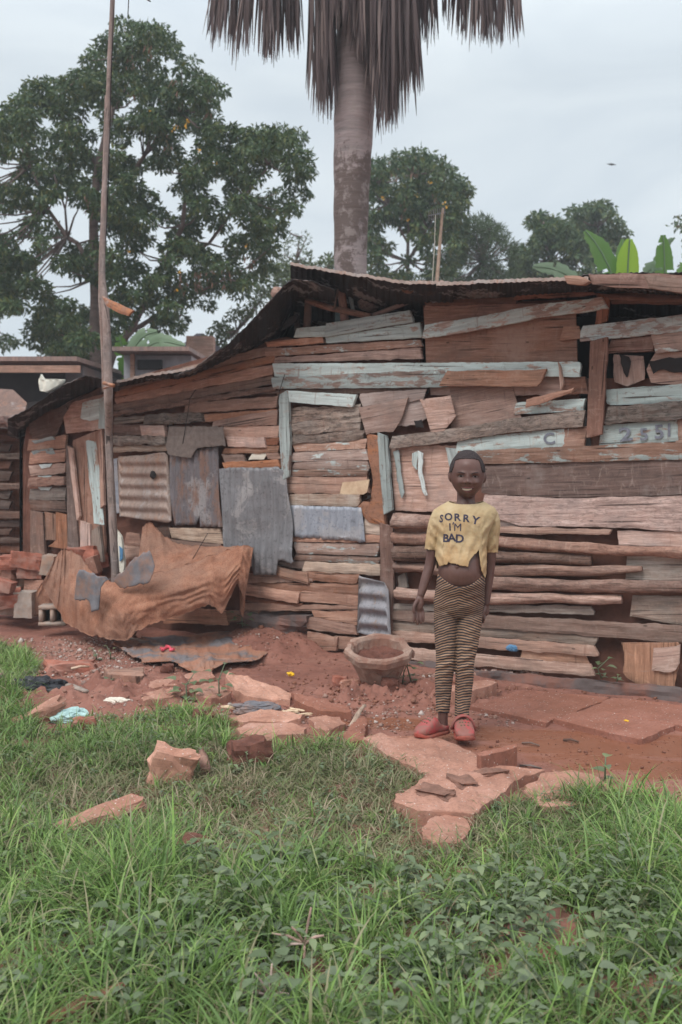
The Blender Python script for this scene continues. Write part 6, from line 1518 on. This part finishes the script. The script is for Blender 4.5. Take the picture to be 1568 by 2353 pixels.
def glen(a, b):
    L = .080 + .046 * noise.noise(Vector((a * 1.6, b * 1.6, 1))) + .028 * noise.noise(Vector((a * 5, b * 5, 2)))
    L *= 1 - .45 * min(1, 1.5 * ell(a, b, *dryc))
    if a < -.45: L *= 1.25 + .1 * smooth((3.6 - b) / 1.0)
    if a > .75: L *= 1.2
    L *= 1.55 - .65 * smooth((b - 2.2) / 1.4)
    return max(.028, L)
blades('grass', 105000, GP, glen, .0054, 'grass', bend=(.5, 2.1), dens=dens, tuft=17, label='uneven green grass covering the foreground bank')
blades('tall_grass', 4200, GP, lambda a, b: glen(a, b) * 1.35, .0066, 'grass', bend=(.5, 1.9), segs=6, dens=dens, tuft=7, label='longer broad grass blades standing above the turf')
DP = [(dryc[0] + dryc[2] * math.cos(t) * 1.15, dryc[1] + dryc[3] * math.sin(t) * 1.15) for t in np.linspace(0, 6.28, 24, endpoint=False)]
DP = [q for q in DP]
blades('dry_grass', 17000, DP, lambda a, b: .065, .0040, 'drygrass', bend=(.9, 2.0), dens=lambda a, b: .8 if inpoly(GP, a, b) else 0, label='short flattened brownish grass on the trodden middle of the bank')
blades('dry_stalks', 13000, GP, lambda a, b: .085, .0032, 'drygrass', bend=(.8, 2.2), dens=dens, label='dead grass stalks scattered through the green bank')
def weeds(name, n, region, size, mat, label, dens=None, hgt=.10):
    V = []; Fc = []; c = 0; k = 0
    while k < n:
        a, b = random.uniform(-2.0, 2.0), random.uniform(1.4, 5.2)
        if not inpoly(region, a, b) or (dens and random.random() > dens(a, b)): continue
        k += 1; h = hgt * random.uniform(.5, 1.4); base = Vector((a, b, gz(a, b, False))); lean = Vector((random.gauss(0, .25), random.gauss(0, .25), 1)).normalized()
        tiers = random.randint(2, 4)
        for t in range(tiers):
            hp = base + lean * h * (t + 1) / tiers; a0 = random.uniform(0, 6.28)
            for q in range(random.randint(2, 4)):
                th = a0 + q * 2.1 + random.gauss(0, .3); d = Vector((math.cos(th), math.sin(th), random.uniform(-.1, .55))).normalized(); L = size * random.uniform(.5, 1.25) * (1.15 - .3 * t / tiers)
                s = d.cross(Z_).normalized(); u_ = s.cross(d); w_ = L * .26
                ps = [(0, .12), (.25, .85), (.5, 1.0), (.75, .66), (1, .03)]
                for (x, ww) in ps:
                    ce = hp + d * L * (x + .12) - Z_ * L * .35 * x * x
                    for sd in (-1, 0, 1): V.append(ce + s * w_ * ww * sd + u_ * (abs(sd) * .3 * w_ * ww))
                for i in range(4):
                    for j in range(2): z0 = c + i * 3 + j; Fc.append((z0, z0 + 1, z0 + 4, z0 + 3))
                c += 15
        q = [base + Vector((.0015, 0, 0)), base - Vector((.0015, 0, 0)), base + lean * h - Vector((.001, 0, 0)), base + lean * h + Vector((.001, 0, 0))]
        V += q; Fc.append((c, c + 1, c + 2, c + 3)); c += 4
    o = mesh_obj(name, np.array([tuple(v) for v in V]), np.array(Fc), mat, None, None, True); o['kind'] = 'stuff'; o['label'] = label; o['category'] = 'weeds'
wreg = [(*G(x, y).xy,) for x, y in [(-300, 1980), (300, 2020), (640, 1960), (900, 1990), (1200, 2060), (1568, 1960), (2000, 2000), (2400, 6000), (-900, 6000)]]
weeds('broadleaf_weeds', 600, wreg, .034, 'weed', 'broad-leaved weeds growing through the nearest grass', lambda a, b: max(.05, .35 + 1.3 * noise.noise(Vector((a * 1.8, b * 1.8, 9)))), .085)
weeds('small_weeds', 700, GP, .022, 'weed', 'small leafy weeds along the upper edge of the grass', None, .05)
def plant(label, base, n, size, h, spread, mat='weed'):
    T = thing('weed_plant', label, 'plant', base); V = []; Fc = []; c = 0; st = []
    for k in range(n):
        t = (k + .6) / n; th = k * 2.4; hp = Vector((spread * .5 * math.cos(th) * t, spread * .5 * math.sin(th) * t, h * t)); d = Vector((math.cos(th), math.sin(th), .25)).normalized()
        L = size * random.uniform(.7, 1.2); s = d.cross(Z_).normalized(); u_ = s.cross(d); w_ = L * .40
        for (x, ww) in [(0, .2), (.2, .95), (.45, 1.0), (.72, .7), (1, .03)]:
            ce = hp + d * L * x - Z_ * L * .3 * x * x
            for sd in (-1, 0, 1): V.append(ce + s * w_ * ww * sd + u_ * (abs(sd) * .3 * w_ * ww))
        for i in range(4):
            for j in range(2): z0 = c + i * 3 + j; Fc.append((z0, z0 + 1, z0 + 4, z0 + 3))
        c += 15; st.append(hp)
    mesh_obj('foliage', np.array([tuple(v) for v in V]), np.array(Fc), mat, T, Matrix.Translation(base), True)
    tube('stem', [base, base + st[len(st) // 2], base + st[-1]], [.004, .003, .002], mat, T, 6, 0)
def gb(x, y, z=0.0): return G(x, y, z)
plant('small green weed at the foot of the wall beside the broken plywood', W(1383, 1560, .16), 9, .045, .10, .08)
plant('tiny weed on the footing between plant and plywood', W(1552 - 0, 1568, .20) if False else W(1418, 1566, .18), 4, .03, .03, .03)
plant('leggy sprout just right of the planter', gb(946, 1570), 8, .045, .15, .08)
plant('thin seedling by the planter rim at right', gb(925, 1572), 6, .03, .10, .05)
plant('dark green plant in the shade under the cloth\'s right end', W(558, 1440, .08), 12, .06, .10, .16)
plant('wilted pale sprouts on the gravel, left one', gb(222, 1520), 5, .035, .08, .05)
plant('wilted pale sprouts on the gravel, right one', gb(255, 1518), 5, .03, .09, .05)
plant('low flat leaf by the broken board end', gb(256, 1568), 3, .07, .03, .04)
plant('leafy plant in the grass tip left of the raised slab', gb(430, 1612), 12, .06, .12, .16)
plant('leafy plant climbing over the raised slab\'s left end', gb(505, 1612), 12, .045, .17, .12)
plant('upright sprout in the mud at right above the grass', gb(1390, 1800), 4, .05, .10, .02, 'weed')
plant('pale broad-leaved plant in the middle of the near grass', gb(640, 2010), 9, .04, .14, .05)
plant('tall thin-stemmed leafy weed in the near grass left of centre', gb(570, 2120), 14, .042, .16, .12)
plant('branching weed with seed spikes at the bottom left', gb(310, 2230), 20, .042, .16, .14)
plant('broad-leaved weed at the bottom centre', gb(690, 2330), 18, .042, .12, .14)
plant('yellowish leafed weed at the bottom right of centre', gb(1290, 2330), 18, .042, .14, .2)
def straw(label, c0, rays):
    T = thing('dry_seed_head', label, 'seed head', G(*c0, 0)); c_ = G(*c0, .0)
    for k, (x, y, z) in enumerate(rays):
        e = P(x, y, c_.y); s0 = P(rays[0][0], rays[0][1], c_.y) if k else c_
        tube('spike', [s0, s0.lerp(e, .5) + Z_ * .005, e], [.0028, .0032, .002], 'pink', T, 6, .4, .012)
straw('dry reddish star-shaped seed head in the near grass, upper one', (700, 2240), [(700, 2168, 0), (715, 2085, 0), (745, 2150, 0), (640, 2182, 0), (670, 2130, 0), (625, 2145, 0)])
straw('dry reddish star-shaped seed head in the near grass, lower one', (625, 2340), [(620, 2290, 0), (585, 2235, 0), (560, 2282, 0), (640, 2300, 0), (625, 2215, 0), (665, 2285, 0), (596, 2340, 0)])
# gravel and crumbs
def pebbles(name, n, ctr, rad, s, mat, label):
    V = []; Fc = []; ico = [(0, 0, 1), (.9, 0, .1), (.2, .85, 0), (-.8, .5, .1), (-.7, -.6, 0), (.3, -.9, .1), (0, 0, -.6)]
    fi = [(0, 1, 2), (0, 2, 3), (0, 3, 4), (0, 4, 5), (0, 5, 1), (6, 2, 1), (6, 3, 2), (6, 4, 3), (6, 5, 4), (6, 1, 5)]; c = 0
    for _ in range(n):
        while True:
            a, b = random.gauss(0, .5), random.gauss(0, .5)
            if a * a + b * b < 1: break
        x, y = ctr.x + a * rad[0], ctr.y + b * rad[1]; k = s * random.lognormvariate(0, .45); z = gz(x, y) + k * .25; R_ = Euler((random.random() * 6, random.random() * 6, random.random() * 6)).to_matrix()
        for q in ico: w_ = R_ @ Vector(q) * k * random.uniform(.75, 1.2); V.append((x + w_.x, y + w_.y, z + w_.z * .75))
        Fc += [(p + c, q + c, r + c) for p, q, r in fi]; c += 7
    o = mesh_obj(name, np.array(V), np.array(Fc), mat, None, None, False); o['kind'] = 'stuff'; o['label'] = label; o['category'] = 'gravel'
def pebm(name, cols):
    m = MB(name); ge = m.n('ShaderNodeNewGeometry'); m.col(m.ramp(ge.outputs['Random Per Island'], [((i + .5) / len(cols), c) for i, c in enumerate(cols)])).rough(.92); return m.m
M['peb'] = pebm('mixed_gravel', [(.24, .12, .09), (.34, .20, .15), (.18, .09, .07), (.42, .31, .27), (.28, .15, .11), (.50, .42, .38)])
M['crumb'] = pebm('red_earth_crumbs', [(.20, .085, .055), (.27, .12, .08), (.15, .062, .045), (.32, .16, .11)])
pebbles('gravel', 3600, G(190, 1505), (1.15, .62), .0055, 'peb', 'loose gravel spread on the path at left')
pebbles('gravel_heap', 700, G(120, 1560), (.5, .22), .008, 'peb', 'coarser pale stones beside the black plastic')
pebbles('earth_crumbs', 1500, G(900, 1600), (1.3, .5), .006, 'crumb', 'crumbled red earth round the planter')
pebbles('soil_crumbs', 1200, G(600, 1490), (.8, .7), .0045, 'crumb', 'dark loose soil below the wall boards')
pebbles('slab_litter', 1500, G(640, 1640), (1.4, .35), .006, 'peb', 'small rubble between the broken slabs')
pebbles('path_crumbs', 1500, G(1300, 1760), (1.6, .7), .0035, 'crumb', 'fine crumbs on the wet mud path')
pebbles('wall_rubble', 700, W(1150, 1515, .05), (.5, .04), .010, 'peb', 'rubble packed under the lowest wall boards')

# ------------------------------------------------------------------ added haze volume: lifts the dark tones, fades the far trees
hm = bpy.data.materials.new('added_haze'); hm.use_nodes = True; ht = hm.node_tree; ht.nodes.clear()
ho = ht.nodes.new('ShaderNodeOutputMaterial'); hv = ht.nodes.new('ShaderNodeVolumePrincipled'); hv.inputs['Density'].default_value = HAZE; hv.inputs['Color'].default_value = (.86, .91, .96, 1)
ht.links.new(hv.outputs[0], ho.inputs['Volume']); M['haze'] = hm
hz = box('haze', Vector((0, 22, 4.7)), (120, 60, 11.8), 'haze'); hz['kind'] = 'stuff'; hz['label'] = 'thin added haze that lifts the dark tones and fades the far trees'
